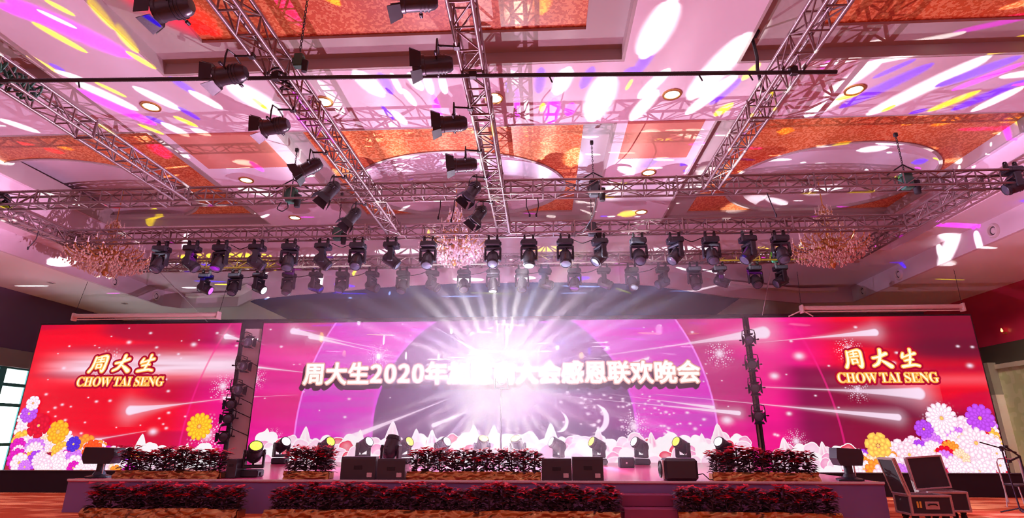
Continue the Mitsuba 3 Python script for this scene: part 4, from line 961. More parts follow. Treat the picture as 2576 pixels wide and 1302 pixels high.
for i, x in enumerate(R2X):
    kd = 'BABABABABAFABABACABAC'[i]
    pan, tilt = {'A': (rng.uniform(-15, 15), -rng.uniform(18, 42)), 'B': (-92 + rng.uniform(-12, 12), 62 + rng.uniform(-8, 8)), 'F': (0, -8), 'C': (98 + rng.uniform(-8, 8), 60)}[kd]
    glow = {0: (1.2, .2, 2.4), 2: (2.2, 2.5, 2.8), 10: (2.2, 2.4, 2.8), 18: (1.8, 2.1, 2.6)}.get(i)
    moving_head(f'{nth(i, 21)} moving head hanging in the lower row under the third truss', (x, TY3 - .02, ZT - TS - .05), pan, tilt, glow=glow, scale=1.1)
FX = [-8.0, -6.62, -5.45, -4.2, -3.05, -1.82, -0.74, .48, 1.68, 2.93, 4.15, 5.36]
FG = 'WYWYWYYWYWYW'
for i, x in enumerate(FX):
    s = 1 if i < 6 else -1
    pan = -57 * s + rng.uniform(-8, 8)
    tilt = 63 if i not in (5, 6) else 40
    pan = pan if i not in (5, 6) else -20 * s
    moving_head(f'{nth(i, 12)} moving head on the stage floor before the screen', (x, 17.72, STAGE_Z), pan, tilt, up=True, scale=1.15, glow={'W': (2.6, 2.6, 2.8), 'Y': (2.4, 2.0, .08)}[FG[i]])
moving_head('large black moving head standing near the front of the stage, left of the flare', (-3.42, 13.2, STAGE_Z), 200, 20, up=True, glow=(2.2, 1.9, 2.3), scale=1.15)
moving_head('moving head with a yellow green glow beside the black box left on the stage', (-5.98, 12.0, STAGE_Z), -30, 50, up=True, glow=(1.6, 2.0, .1))

# the bright beam light in the middle, on a thin stand
bt = thing('beam_light', 'dazzling white beam light facing the hall in the middle of the stage', 'stage light')
BM = T().translate([FLARE_POS[0], FLARE_POS[1] + .32, FLARE_POS[2]]).rotate([1, 0, 0], 90)
part(bt, 'body', HEAD, BM)
part(bt, 'lens', LENS, BM.translate([0, 0, .005]), label='blinding white lens', **emit((60.0, 58.0, 60.0), .05))
part(bt, 'yoke', shape(cat(cbox((-.21, -.04, -.28), (.21, .04, -.24), .01), cbox((-.21, -.04, -.26), (-.17, .04, .05), .01), cbox((.17, -.04, -.26), (.21, .04, .05), .01)), 'black_plastic'), T().translate([FLARE_POS[0], FLARE_POS[1] + .32, FLARE_POS[2]]))
part(bt, 'pole', rod('black_steel'), along((FLARE_POS[0], FLARE_POS[1] + .32, STAGE_Z + .1), (FLARE_POS[0], FLARE_POS[1] + .32, FLARE_POS[2] - .25), .025))
for a in (90, 210, 330):
    part(bt, 'leg', rod('black_steel'), along((FLARE_POS[0], FLARE_POS[1] + .32, STAGE_Z + .45), (FLARE_POS[0] + .45 * math.cos(math.radians(a)), FLARE_POS[1] + .32 + .45 * math.sin(math.radians(a)), STAGE_Z + .015), .015))

# ------------------------------------------------------------------ barn-door spotlights on the overhead trusses
can = lathe([(0, -.20), (.07, -.195), (.10, -.16), (.115, -.10), (.115, .14), (.125, .15), (.125, .19), (.11, .19), (.11, .165), (0, .16)], 20)
ribs = [lathe([(.115, z), (.125, z), (.125, z + .014), (.115, z + .014), (.115, z)], 20) for z in (-.10, -.06, -.02)]
CAN = shape(cat(can, *ribs), 'black_satin', 35)
CANLENS = shape(lathe([(0, .178), (.06, .174), (.11, .163), (.11, .16), (0, .16)], 18), 'lens_glass', 40)


def flap(side):
    a, w0, w1, l, sp = {0: (0, .10, .13, .13, .06), 1: (90, .10, .13, .13, .06), 2: (180, .10, .13, .13, .06), 3: (270, .10, .13, .13, .06)}[side]
    P = np.array([[-w0, .12, .19], [w0, .12, .19], [w1, .12 + sp * .8, .19 + l], [-w1, .12 + sp * .8, .19 + l]])
    Q = np.vstack([P, P + [0, .006, -.003]])
    return trimesh.Trimesh(Q).convex_hull.apply_transform(trimesh.transformations.rotation_matrix(math.radians(a), [0, 0, 1]))


FLAPS = [shape(flap(i), 'black_plastic') for i in range(4)]
YK = shape(cat(tube([(-.16, 0, 0), (-.165, .18, 0), (-.15, .30, 0), (0, .34, 0), (.15, .30, 0), (.165, .18, 0), (.16, 0, 0)], .013, 6)), 'black_steel', 40)
KNOB = shape(lathe([(0, .115), (.012, .115), (.012, .19), (.024, .20), (.022, .25), (0, .255)], 10), 'black_plastic', 40)


def barn_light(label, pos, direction, knob=(1, 0, 0)):
    """pos: the middle of the can; it hangs by its yoke from an arm on the truss."""
    t = thing('barn_door_spotlight', label, 'spotlight')
    z = np.array(direction, float)
    z /= np.linalg.norm(z)
    x = np.cross([0, 0, 1], z)
    x /= np.linalg.norm(x)
    y = np.cross(z, x)
    m = np.eye(4)
    m[:3, 0], m[:3, 1], m[:3, 2], m[:3, 3] = x * 1.22, y * 1.22, z * 1.22, pos
    b = part(t, 'can', CAN, T(m))
    part(b, 'lens', CANLENS, T(m))
    d = part(t, 'barn_door', FLAPS[0], T(m))
    for f in FLAPS[1:]:
        part(t, 'barn_door', f, T(m))
    my = m.copy()
    my[:3, 1], my[:3, 2] = [0, 0, 1.05], np.cross(x, [0, 0, 1.05])
    part(t, 'yoke', YK, T(my))
    part(t, 'knob', KNOB, T(my).rotate([0, 1, 0], 90))
    part(t, 'knob', KNOB, T(my).rotate([0, 1, 0], -90))
    return t


def hang(t, top, to):
    part(t, 'arm', rod('black_steel'), along(top, to, .018))
    part(t, 'clamp', shape(cbox(np.array(to) - [.05, .05, .04], np.array(to) + [.05, .05, .04], .01), 'black_steel'))


B2 = [5.7, 7.1, 8.6, 10.2, 11.35, 12.9]
for i, y in enumerate(B2):
    x = -4.25 - .32
    dirn = (-1, .05, -.12) if i < 3 else ((-.8, -.15, -.55) if i == 3 else (-.45, -.3, -.85))
    t = barn_light(f'{["nearest", "second nearest", "third nearest", "fourth nearest", "fifth nearest", "farthest"][i]} black barn-door spotlight on the overhead truss left of the middle one', (x - .12, y, 6.70), dirn)
    hang(t, (x - .12, y, 7.04), (-4.25 - TS, y, ZT - TS))
B3 = [5.75, 7.05, 8.72, 10.3, 11.55, 12.95]
for i, y in enumerate(B3):
    x = -1.03 - .32
    dirn = (-1, -.1, -.10) if i < 4 else (-.45, -.3, -.85)
    t = barn_light(f'{["nearest", "second nearest", "third nearest", "fourth nearest", "fifth nearest", "farthest"][i]} black barn-door spotlight on the middle overhead truss', (x - .14, y, 6.72), dirn)
    hang(t, (x - .14, y, 7.06), (-1.03 - TS, y, ZT - TS))
for i, (x, z) in enumerate([(-10.34, 4.55), (-10.38, 3.72), (-10.44, 2.92), (-10.5, 2.44), (-10.54, 1.98), (-10.58, 1.40)]):
    t = barn_light(f'{["topmost", "second", "third", "fourth", "fifth", "lowest"][i]} black spotlight down the left gap panel', (x - .02, SCR_Y - .12, z), (.75, -.6, -.1) if i < 3 else (.3, -.95, -.1))
    part(t, 'arm', rod('black_steel'), along((x - .02, SCR_Y - .02, z + .30), (-9.93, SCR_Y + .10, z + .02), .014))
for i, z in enumerate((4.48, 3.66, 2.91, 2.03)):
    t = barn_light(f'{["topmost", "second", "third", "lowest"][i]} black spotlight down the right gap panel', (6.98, SCR_Y - .14, z), (-.35, -.9, -.15))
    part(t, 'arm', rod('black_steel'), along((6.98, SCR_Y - .04, z + .30), (6.93, SCR_Y + .13, z + .02), .014))

# ------------------------------------------------------------------ hoists, hooks, cables
def hoist(label, x, y, z, mat, chain_to, sling=True, size=1.0):
    t = thing('chain_hoist', label, 'hoist')
    part(t, 'body', shape(cat(cbox((-.12, -.11, -.22), (.12, .11, .18), .03), cbox((-.17, -.07, -.12), (.17, .07, .06), .02)), mat), T().translate([x, y, z]).scale(size))
    part(t, 'chain_bag', shape(lathe([(0, -.32), (.07, -.30), (.085, -.05), (.09, .02), (.075, .02), (0, -.02)], 12), 'rubber', 40), T().translate([x + .19 * size, y - .02, z - .05]).scale(size))
    n = int((chain_to - z - .2) / .06)
    links = []
    for i in range(n):
        r = lathe([(.014, -.005), (.024, -.005), (.024, .005), (.014, .005), (.014, -.005)], 8)
        r.apply_transform(trimesh.transformations.rotation_matrix(math.pi / 2, [1, 0, 0] if i % 2 else [0, 1, 0]))
        r.apply_scale([1, 1, 1.6])
        r.apply_translation([x, y, z + .2 + .06 * i])
        links.append(r)
    part(t, 'chain', shape(cat(*links), 'black_steel'), kind='stuff')
    part(t, 'hook', shape(cat(cbox((x - .04, y - .04, chain_to - .1), (x + .04, y + .04, chain_to), .01)), 'black_steel'))
    if sling:
        for s in (-1, 1):
            part(t, 'sling', rod('rubber'), along((x, y, z + .42), (x + s * .42, y, ZT + TS), .016))
    return t


hoist('green chain hoist on the left part of the first cross truss', -6.22, TY1, ZT, 'green_steel', H)
hoist('dark chain hoist in the middle of the first cross truss', 1.36, TY1, ZT, 'black_satin', H)
hoist('green chain hoist on the right part of the first cross truss', 8.78, TY1, ZT + .02, 'green_steel', H)
hoist('small green hoist on the left part of the second cross truss', -6.0, TY2, ZT - .02, 'green_steel', H, False)
hoist('dark hoist on the second cross truss right of the middle', 1.55, TY2, ZT - .02, 'black_satin', H, False)
hoist('small dark green hoist beside the pipe on the overhead truss left of the middle', -3.92, 7.62, ZT + .12, 'green_steel', H + RD, False, .62)
hoist('green hoist at the right end of the third cross truss', 7.95, TY3, ZT, 'green_steel', H, False)
hk = thing('ceiling_hook', 'dark ceiling hook with strap in the grey border near the right overhead truss', 'hook')
part(hk, 'plate', shape(cbox((3.72, 9.02, H + RD - .05), (3.95, 9.22, H + RD + .0), .01), 'rubber'), T().translate([.3, 0, 0]))
part(hk, 'strap', shape(tube([(4.12, 9.12, H + RD - .03), (4.15, 9.1, 8.2), (4.10, 9.05, 7.9), (4.12, 9.0, 7.38)], .03, 6), 'rubber', 40))
mv = moving_head('black moving head lying in the right end of the first cross truss', (11.2, TY1 - .05, ZT + .38), 75, 70)


def cable(label, pts, r=.012, plug=True, mat='rubber'):
    t = thing('hanging_cable', label, 'cable')
    P = np.array(pts, float)
    u = np.linspace(0, len(P) - 1, 6 * len(P))
    q = np.stack([np.interp(u, range(len(P)), P[:, k]) for k in range(3)], 1)
    for _ in range(3):
        q[1:-1] = q[:-2] * .25 + q[1:-1] * .5 + q[2:] * .25
    part(t, 'cord', shape(tube(q, r, 6), mat, 60))
    if plug:
        part(t, 'plug', shape(lathe([(0, -.06), (.016, -.06), (.024, -.02), (.022, .03), (0, .035)], 10), 'rubber', 40), T().translate(P[-1].tolist()))


zb = ZT - TS - .02
cable('left one of two loose cables hanging below the middle of the first cross truss', [(-2.45, TY1 + TS, zb + .05), (-2.42, TY1, 6.75), (-2.46, TY1, 6.5)])
cable('right one of two loose cables hanging below the middle of the first cross truss', [(-2.1, TY1 + TS, zb + .05), (-2.08, TY1, 6.7), (-2.14, TY1, 6.42)])
cable('left curved cable end hanging right of the bright truss corner', [(-.3, TY1 + TS, zb + .05), (-.3, TY1, 6.75), (-.22, TY1, 6.52)])
cable('right curved cable end hanging right of the bright truss corner', [(-.02, TY1 + TS, zb + .05), (0, TY1, 6.75), (-.06, TY1, 6.52)])
cable('loose cable hanging below the right part of the first cross truss', [(5.56, TY1 + TS, zb + .05), (5.55, TY1, 6.7), (5.62, TY1, 6.4)])
cable('dark cable hanging below the truss at the left edge', [(-14.33, 14.3, zb + .05), (-14.33, 14.3, 6.75), (-14.5, 14.3, 6.5)])
cable('long cable swinging from the middle hoist to the second cross truss', [(1.42, TY1, zb), (1.40, TY1 + .6, 6.75), (1.2, TY1 + 1.8, 6.7), (1.05, TY2 - .3, 6.98)], plug=False)
cable('cable loop below the left hoist of the first cross truss', [(-6.45, TY1, zb), (-6.55, TY1, 6.82), (-6.4, TY1, 6.74), (-6.25, TY1, 6.84), (-6.3, TY1, zb)], plug=False)
for i in range(9):
    x = R2X[2 * i + 1]
    cable(f'{nth(i, 9)} power cable swag under the third cross truss', [(x - .15, TY3 + .1, zb - .12), (x + .25, TY3 + .12, zb - .28), (x + .6, TY3 + .12, zb - .22), (x + .95, TY3 + .1, zb - .06)], .013, False)
for i in range(5):
    x = R1X[3 * i + 2]
    cable(f'{nth(i, 5)} power cable swag under the second cross truss', [(x + .2, TY2 + .1, zb - .10), (x + .5, TY2 + .1, zb - .26), (x + .85, TY2 + .1, zb - .12)], .012, False)
for i, (y, n) in enumerate(((4.2, 10), (7.6, 14))):
    P = []
    for k in range(60):
        a = k / 60 * 2 * math.pi * 4
        P.append((-4.3 + .13 * math.cos(a), y + .6 * k / 60 + .14 * math.sin(a), ZT - .05 + .05 * math.sin(a * 1.3)))
    cable(['coiled cable in the second overhead truss at the top edge', 'coiled cable in the second overhead truss by the pipe'][i], P, .018, False)
P = [(-8.92 + .17 * math.cos(k * .83), 7.25 + .010 * k, ZT - .02 + .15 * math.sin(k * 1.31)) for k in range(90)]
cable('green tangle of cables lying in the leftmost overhead truss under the pipe', P, .02, False, 'green_steel')
cable('dark bundle of cables at the left end of the first cross truss', [(-13.9 + .25 * math.sin(k * 1.1), TY1 - .1 + .16 * math.cos(k * .9), ZT + .16 * math.sin(k * .7)) for k in range(40)], .03, False)
for lb, x, z0 in (('left steel safety wire with turnbuckle sloping down beside the right roller screen', 8.7, 6.3), ('steel safety wire above the left screen casing', -12.6, 6.7)):
    t = thing('safety_wire', lb, 'wire')
    a, b = ((8.15, 18.9, HM), (7.5, 19.0, 5.3)) if x > 0 else ((-14.2, 18.8, HM), (-11.9, 19.15, 5.3))
    part(t, 'wire', rod('chrome'), along(a, b, .009))
    m = [(a[i] * .55 + b[i] * .45) for i in range(3)]
    n = [(a[i] * .42 + b[i] * .58) for i in range(3)]
    part(t, 'turnbuckle', rod('chrome'), along(m, n, .028))

# ------------------------------------------------------------------ chandeliers
def chandelier(label, cx, cy, zt, zb_, R, seed, crystal='crystal'):
    r = random.Random(seed)
    t = thing('chandelier', label, 'chandelier')
    hh = zt - zb_
    top = H + RD + .5
    zc = zb_ + hh * .42
    prof = [(0, zb_ + .06), (.05, zb_ + .1), (.10, zb_ + .2), (.05, zb_ + .3), (.04, zc - .1), (.16, zc), (.18, zc + .06), (.06, zc + .16), (.045, zc + .5), (.11, zc + .6), (.05, zc + .7), (.04, zt - .25), (.08, zt - .15), (.03, zt - .02), (0, zt)]
    part(t, 'column', shape(lathe(prof, 16), 'gold', 35), T().translate([cx, cy, 0]))
    part(t, 'suspension', rod('gold'), along((cx, cy, zt - .05), (cx, cy, top), .018))
    cr = []
    octa = trimesh.creation.icosphere(subdivisions=0, radius=1.0)

    def drop(x, y, z, s):
        m = octa.copy()
        m.apply_scale([s, s, s * 1.7])
        m.apply_translation([x, y, z])
        cr.append(m)
    for tier, (rad, n, zz, rise) in enumerate(((R, 18, zc - .12, .22), (R * .72, 12, zc + .14, .22), (R * .42, 8, zc + .48, .2), (R * .20, 6, zt - .32, .12))):
        for i in range(n):
            a = 2 * math.pi * i / n + tier * .2
            ca, sa = math.cos(a), math.sin(a)
            P = [(cx + ca * rad * f, cy + sa * rad * f, zz + dz) for f, dz in ((.06, .02), (.3, -.12), (.6, -.17), (.85, -.10), (.97, .0), (1.0, rise * .45))]
            part(t, 'arm', shape(tube(P, .019, 5), 'gold', 60))
            x, y, z = P[-1]
            part(t, 'candle', CANDLE, T().translate([x, y, z]))
            drop(x, y, z - .16, .022)
            for k in range(5 if tier < 2 else 3):
                drop(x + r.uniform(-.07, .07), y + r.uniform(-.07, .07), z - .10 - .07 * k, r.uniform(.014, .026))
            for f in (.35, .55, .75):                     # swags of beads along the arms
                drop(cx + ca * rad * f, cy + sa * rad * f, zz - .2 - r.uniform(0, .22), r.uniform(.015, .028))
            a2 = 2 * math.pi * (i + 1) / n + tier * .2
            for k in range(1, 6):
                f = k / 6
                drop(cx + rad * (ca * (1 - f) + math.cos(a2) * f), cy + rad * (sa * (1 - f) + math.sin(a2) * f), z - .04 - .26 * f * (1 - f) * 1.2, .013)
    for k in range(520):
        a, q = r.uniform(0, 2 * math.pi), r.uniform(.1, 1) ** .6
        drop(cx + R * .9 * q * math.cos(a), cy + R * .9 * q * math.sin(a), zc - .15 - (1 - q) * .45 - r.uniform(0, .3), r.uniform(.018, .036))
    for k in range(260):
        f = r.random()
        a = r.uniform(0, 2 * math.pi)
        q = R * .62 * (1 - f) ** 1.2 + .05
        drop(cx + q * math.cos(a), cy + q * math.sin(a), zc + .15 + f * (zt - zc - .2), r.uniform(.016, .030))
    part(t, 'crystal_drops', shape(cat(*cr), crystal), kind='stuff')
    return t


CANDLE = shape(cat(lathe([(0, 0), (.035, .005), (.04, .02), (.014, .02), (.014, .12), (0, .125)], 8), lathe([(0, .125), (.014, .14), (.009, .175), (0, .20)], 8)), 'candle', 40)
chandelier('right crystal chandelier, golden, hanging in front of the right truss corner', 8.85, 16.6, 8.30, 6.15, 1.08, 1)
chandelier('middle crystal chandelier, pale pink, hanging under the middle oval dome', -2.62, 16.3, 8.35, 6.30, 1.05, 2, 'crystal_pale')
chandelier('left crystal chandelier, rosy brown, hanging in front of the left truss corner', -13.75, 16.3, 8.15, 6.15, 1.15, 3)

# ------------------------------------------------------------------ on the stage edge: speakers, poles, flowers
def wedge(label, x0, x1, y, z, h, grille=False):
    t = thing('stage_monitor', label, 'speaker')
    P = Polygon([(0, 0), (.42, 0), (.46, .10), (.22, h), (.02, h), (0, h * .9)])
    m = trimesh.creation.extrude_polygon(P, x1 - x0, engine='earcut')
    v = np.array(m.vertices)
    m.vertices = np.stack([x0 + v[:, 2], y + v[:, 0], z + v[:, 1]], 1)
    m.fix_normals()
    part(t, 'cabinet', shape(m, 'black_satin'))
    part(t, 'handle', shape(cbox(((x0 + x1) / 2 - .08, y - .012, z + h * .45), ((x0 + x1) / 2 + .08, y, z + h * .62), .004), 'rubber'))
    part(t, 'socket_plate', shape(cbox((x1 - .16, y - .008, z + .05), (x1 - .06, y, z + .13), .003), 'port_ring'))
    # the slanted grille faces the stage
    a = math.atan2(h - .10, .24)
    part(t, 'grille', shape(cbox((x0 + .03, y + .235, z + h - .02), (x1 - .03, y + .25, z + h - .01), .003), 'rubber'))
    return t


wedge('left one of the two black stage monitors left of the middle flower row', -3.92, -3.24, STAGE_Y + .12, STAGE_Z, .42)
wedge('right one of the two black stage monitors left of the middle flower row', -3.20, -2.66, STAGE_Y + .12, STAGE_Z, .38)
wedge('left one of the two black stage monitors right of the middle flower row', -.02, .55, STAGE_Y + .12, STAGE_Z, .39)
wedge('right one of the two black stage monitors right of the middle flower row', .57, 1.15, STAGE_Y + .12, STAGE_Z, .42)
fb = thing('floor_speaker', 'black loudspeaker box lying on its side at the stage edge, woofer facing left', 'speaker')
part(fb, 'cabinet', shape(cbox((2.30, STAGE_Y + .12, STAGE_Z), (2.93, STAGE_Y + .55, STAGE_Z + .40), .05), 'black_satin'))
part(fb, 'grille', shape(cbox((2.27, STAGE_Y + .15, STAGE_Z + .03), (2.30, STAGE_Y + .52, STAGE_Z + .37), .01), 'port_ring'))
part(fb, 'woofer', shape(lathe([(0, .03), (.05, .035), (.12, .0), (.15, .02), (.155, 0), (0, -.005)], 20), 'rubber', 40), T().translate([2.268, STAGE_Y + .33, STAGE_Z + .2]).rotate([0, 1, 0], -90))
part(fb, 'cable', shape(tube([(2.93, STAGE_Y + .3, STAGE_Z + .1), (3.05, STAGE_Y + .28, STAGE_Z + .12), (3.15, STAGE_Y + .25, STAGE_Z + .02), (3.3, STAGE_Y + .2, STAGE_Z + .012)], .01, 6), 'rubber', 60))
eb = thing('equipment_box', 'black equipment box on the stage edge right of the left flower row', 'box')
part(eb, 'case', shape(cbox((-6.34, STAGE_Y + .35, STAGE_Z), (-6.14, STAGE_Y + .8, STAGE_Z + .36), .015), 'black_satin'))
part(eb, 'handle', shape(cbox((-6.29, STAGE_Y + .335, STAGE_Z + .22), (-6.19, STAGE_Y + .35, STAGE_Z + .27), .004), 'rubber'))
sb = thing('small_box', 'small black junction box on the stage floor between the floor lights', 'box')
part(sb, 'case', shape(cbox((2.05, 16.0, STAGE_Z), (2.45, 16.3, STAGE_Z + .26), .02), 'black_satin'))
part(sb, 'panel', shape(cbox((2.10, 15.985, STAGE_Z + .05), (2.40, 16.0, STAGE_Z + .21), .004), 'port_dark'))
part(sb, 'indicator', shape(cbox((2.22, 15.975, STAGE_Z + .10), (2.26, 15.985, STAGE_Z + .15), .003), 'white_print'))
for lb, x, w in (('black speaker tilted on a thick pole at the left end of the stage', -9.02, .34), ('black speaker tilted on a thick pole at the right end of the stage', 5.84, .25)):
    t = thing('pole_speaker', lb, 'speaker')
    y = STAGE_Y + .45
    Pm = Polygon([(-w, -.02), (-w * .80, -.15), (w * .80, -.15), (w, 0), (w * .92, .15), (-w * .9, .17)])
    m = trimesh.creation.extrude_polygon(Pm, .30, engine='earcut')
    v = np.array(m.vertices)
    m.vertices = np.stack([x + v[:, 0], y - .15 + v[:, 2], STAGE_Z + .42 + v[:, 1]], 1)
    m.fix_normals()
    part(t, 'cabinet', shape(m, 'black_satin'))
    part(t, 'pole', rod('black_plastic'), along((x, y, STAGE_Z + .05), (x, y, STAGE_Z + .30), .075))
    part(t, 'strut', rod('chrome'), along((x + .09, y - .05, STAGE_Z + .06), (x + .09, y - .05, STAGE_Z + .28), .012))
    part(t, 'base', shape(lathe([(0, 0), (.24, 0), (.24, .03), (.12, .06), (.09, .12), (0, .12)], 20), 'black_plastic', 40), T().translate([x, y, STAGE_Z]))
    part(t, 'cable', shape(tube([(x + .2, y - .1, STAGE_Z + .03), (x + .1, y - .25, STAGE_Z + .015), (x - .15, y - .28, STAGE_Z + .015), (x - .3, y - .2, STAGE_Z + .012)], .012, 6), 'rubber', 60))


# poinsettias: leaves below, a rosette of red bracts on top
def poinsettia(seed, h):
    r = random.Random(seed)
    LV, LF, BV, BF = [], [], [], []

    def blade(V, F, o, az, el, l, w, bend):
        o = np.array(o)
        d = np.array([math.cos(az) * math.cos(el), math.sin(az) * math.cos(el), math.sin(el)])
        s = np.array([-math.sin(az), math.cos(az), 0]) * w
        k = len(V)
        mid = o + d * l * .5
        V += [o, mid + s, mid - s, o + d * l + np.array([0, 0, -bend * l]), mid + np.array([0, 0, -.15 * w])]
        F += [[k, k + 4, k + 1], [k, k + 2, k + 4], [k + 1, k + 4, k + 3], [k + 4, k + 2, k + 3]]
    for i in range(115):
        az = r.uniform(0, 2 * math.pi)
        z = r.uniform(.01, h * .85)
        q = r.uniform(.01, .07)
        blade(LV, LF, (q * math.cos(az), q * math.sin(az), z), az, r.uniform(-.2, .7), r.uniform(.10, .17), r.uniform(.032, .052), .2)
    for k in range(15):
        a = 2 * math.pi * k / 8 + r.uniform(-.3, .3)
        q = r.uniform(.06, .15) if k else 0
        c = (q * math.cos(a), q * math.sin(a), h * r.uniform(.5, 1.0))
        for i in range(7):
            az = 2 * math.pi * i / 7 + r.uniform(-.2, .2)
            blade(BV, BF, c, az, r.uniform(-.1, .55), r.uniform(.07, .115), r.uniform(.022, .034), .15)
    stem = tube([(0, 0, 0), (.01, 0, h * .5), (0, .005, h * .85)], .012, 5)
    return trimesh.Trimesh(np.array(LV), LF, process=False), trimesh.Trimesh(np.array(BV), BF, process=False), stem


PLANTS = []
for s in range(6):
    a, b, c = poinsettia(s, .40)
    PLANTS.append((shape(a, 'leaf'), shape(b, 'bract'), shape(c, 'leaf')))


def flower_row(where, x0, x1, y, z, n, h=1.0, jitter=.05):
    xs = np.linspace(x0, x1, n)
    for i, x in enumerate(xs):
        t = thing('poinsettia', f'red poinsettia, {nth(i, n)} in the {where}', 'plant', f'poinsettias in the {where}')
        L, B, S_ = PLANTS[rng.randrange(6)]
        M = T().translate([float(x), y + rng.uniform(-jitter, jitter), z]).rotate([0, 0, 1], rng.uniform(0, 360)).scale(h * rng.uniform(.9, 1.12))
        part(t, 'stem', S_, M)
        part(t, 'foliage', L, M, kind='stuff')
        part(t, 'bracts', B, M, label='red star-shaped bracts', kind='stuff')


def skirt(label, x0, x1, y0, y1, z0, z1, seed):
    """A planter box wrapped in gathered gold satin."""
    t = thing('satin_planter', label, 'planter')
    n = int((x1 - x0) / .03)
    nz = 7
    V, F = [], []
    for i in range(n + 1):
        for j in range(nz + 1):
            x, f = x0 + (x1 - x0) * i / n, j / nz
            a = meshkit.fbm(np.array([[x * 2.6 + f * 1.8, f * 1.2, seed]]), 3)[0]
            b = meshkit.fbm(np.array([[x * 7.0 - f * 3.0, f * 2.0, seed + 9.0]]), 2)[0]
            c = abs(math.sin(x * 9.0 + f * 3.1 + 4.0 * a)) ** .6
            d = abs(math.sin(x * 3.7 - f * 4.4 + 5.0 * b + seed)) ** .7
            V.append([x, y0 + .02 - .07 * c * d - .08 * (a - .4) - .05 * (1 - f), z0 + (z1 - z0) * f + (.05 * (a - .5) if j == nz else 0)])
    for i in range(n):
        for j in range(nz):
            k = i * (nz + 1) + j
            F.append([k, k + nz + 1, k + nz + 2, k + 1])
    m0 = trimesh.Trimesh(np.array(V), np.vstack([np.array(F)[:, [0, 1, 2]], np.array(F)[:, [0, 2, 3]]]), process=False)
    part(t, 'satin_drape', shape(m0, 'gold_satin', True), label='gathered gold satin drape')
    part(t, 'box', shape(cbox((x0 + .02, y0 + .06, z0), (x1 - .02, y1, z1 - .03), .01), 'gold_satin'))


RS = STAGE_Y + .40
for nm, a, b, n in (('left row on the stage edge', -8.4, -6.5, 9), ('small stage-edge cluster beside the monitors', -4.95, -4.3, 4), ('middle row on the stage edge', -2.5, -.15, 11), ('right row on the stage edge', 3.35, 5.05, 9)):
    skirt(f'gold satin planter under the {nm}', a - .14, b + .12, RS - .16, RS + .16, STAGE_Z, STAGE_Z + .15, a)
    flower_row(nm, a, b, RS, STAGE_Z + .10, n, 1.18)
for nm, a, b, n in (('left floor row before the stage', -8.15, -5.55, 12), ('long middle floor row before the stage', -4.8, 1.2, 26), ('right floor row before the stage', 2.45, 4.9, 11)):
    skirt(f'gold satin planter under the {nm}', a - .15, b + .12, 10.55, 10.90, 0, .17, a + 3)
    flower_row(nm, a, b, 10.72, .12, n, 1.12)

# ------------------------------------------------------------------ the flight cases and stand on the right
def case_frame(lo, hi, r=.018):
    lo, hi = np.array(lo), np.array(hi)
    ms = []
    for k in range(3):
        for s in np.ndindex(2, 2):
            a, b = lo.copy().astype(float), hi.copy().astype(float)
            o = [i for i in range(3) if i != k]
            for i, q in zip(o, s):
                a[i] = b[i] = hi[i] if q else lo[i]
            ms.append(cbox(np.minimum(a, b) - r, np.maximum(a, b) + r, .004))
    return cat(*ms)


fc = thing('flight_case', 'open black flight case with aluminium edges and recessed handle, right of the stage', 'flight case')
part(fc, 'body', shape(cbox((5.98, 10.2, .19), (6.62, 10.62, .47), .004), 'case_board'))
part(fc, 'edge_frame', shape(case_frame((5.98, 10.2, .19), (6.62, 10.62, .47)), 'alu'))
h = part(fc, 'handle', shape(cat(cbox((6.20, 10.186, .27), (6.42, 10.196, .39), .003)), 'alu'))
part(h, 'grip', shape(tube([(6.24, 10.18, .33), (6.26, 10.165, .35), (6.36, 10.165, .35), (6.38, 10.18, .33)], .012, 6), 'rubber', 40))
part(fc, 'sticker', shape(cbox((6.07, 10.19, .29), (6.10, 10.198, .39), .002), 'yellow_label'))
part(fc, 'sticker', shape(cbox((6.115, 10.19, .29), (6.145, 10.198, .39), .002), 'yellow_label'))
lid = cbox((0, 0, 0), (.035, .42, .56), .004)
lidf = case_frame((0, 0, 0), (.035, .42, .56), .014)
Ml = T().translate([5.96, 10.2, .49]).rotate([0, 1, 0], -14)
part(fc, 'lid', shape(lid, 'case_board'), Ml)
part(fc, 'lid_edge', shape(lidf, 'alu'), Ml)
for x in (6.06, 6.54):
    for y in (10.28, 10.54):
        part(fc, 'caster', shape(cat(lathe([(0, -.022), (.06, -.022), (.065, 0), (.06, .022), (0, .022)], 14).apply_transform(trimesh.transformations.rotation_matrix(math.pi / 2, [0, 1, 0])).apply_translation([x, y, .065]), cbox((x - .04, y - .04, .12), (x + .04, y + .04, .19), .006)), 'rubber'))
ub = thing('flight_case', 'upright black flight case with aluminium edges standing behind the open one', 'flight case')
part(ub, 'body', shape(cbox((6.76, 10.95, .16), (7.40, 11.30, .46), .004), 'case_board'))
part(ub, 'edge_frame', shape(case_frame((6.76, 10.95, .16), (7.40, 11.30, .46)), 'alu'))
Mu = T().translate([6.76, 11.28, .48]).rotate([1, 0, 0], -6).rotate([0, 1, 0], -4)
part(ub, 'lid', shape(cbox((0, 0, 0), (.62, .04, .54), .004), 'case_board'), Mu)
part(ub, 'lid_edge', shape(case_frame((0, 0, 0), (.62, .04, .54), .015), 'alu'), Mu)
for x in (6.84, 7.32):
    for y in (11.02, 11.24):
        part(ub, 'caster', shape(cat(lathe([(0, -.02), (.055, -.02), (.06, 0), (.055, .02), (0, .02)], 14).apply_transform(trimesh.transformations.rotation_matrix(math.pi / 2, [0, 1, 0])).apply_translation([x, y, .06]), cbox((x - .035, y - .035, .11), (x + .035, y + .035, .16), .006)), 'rubber'))
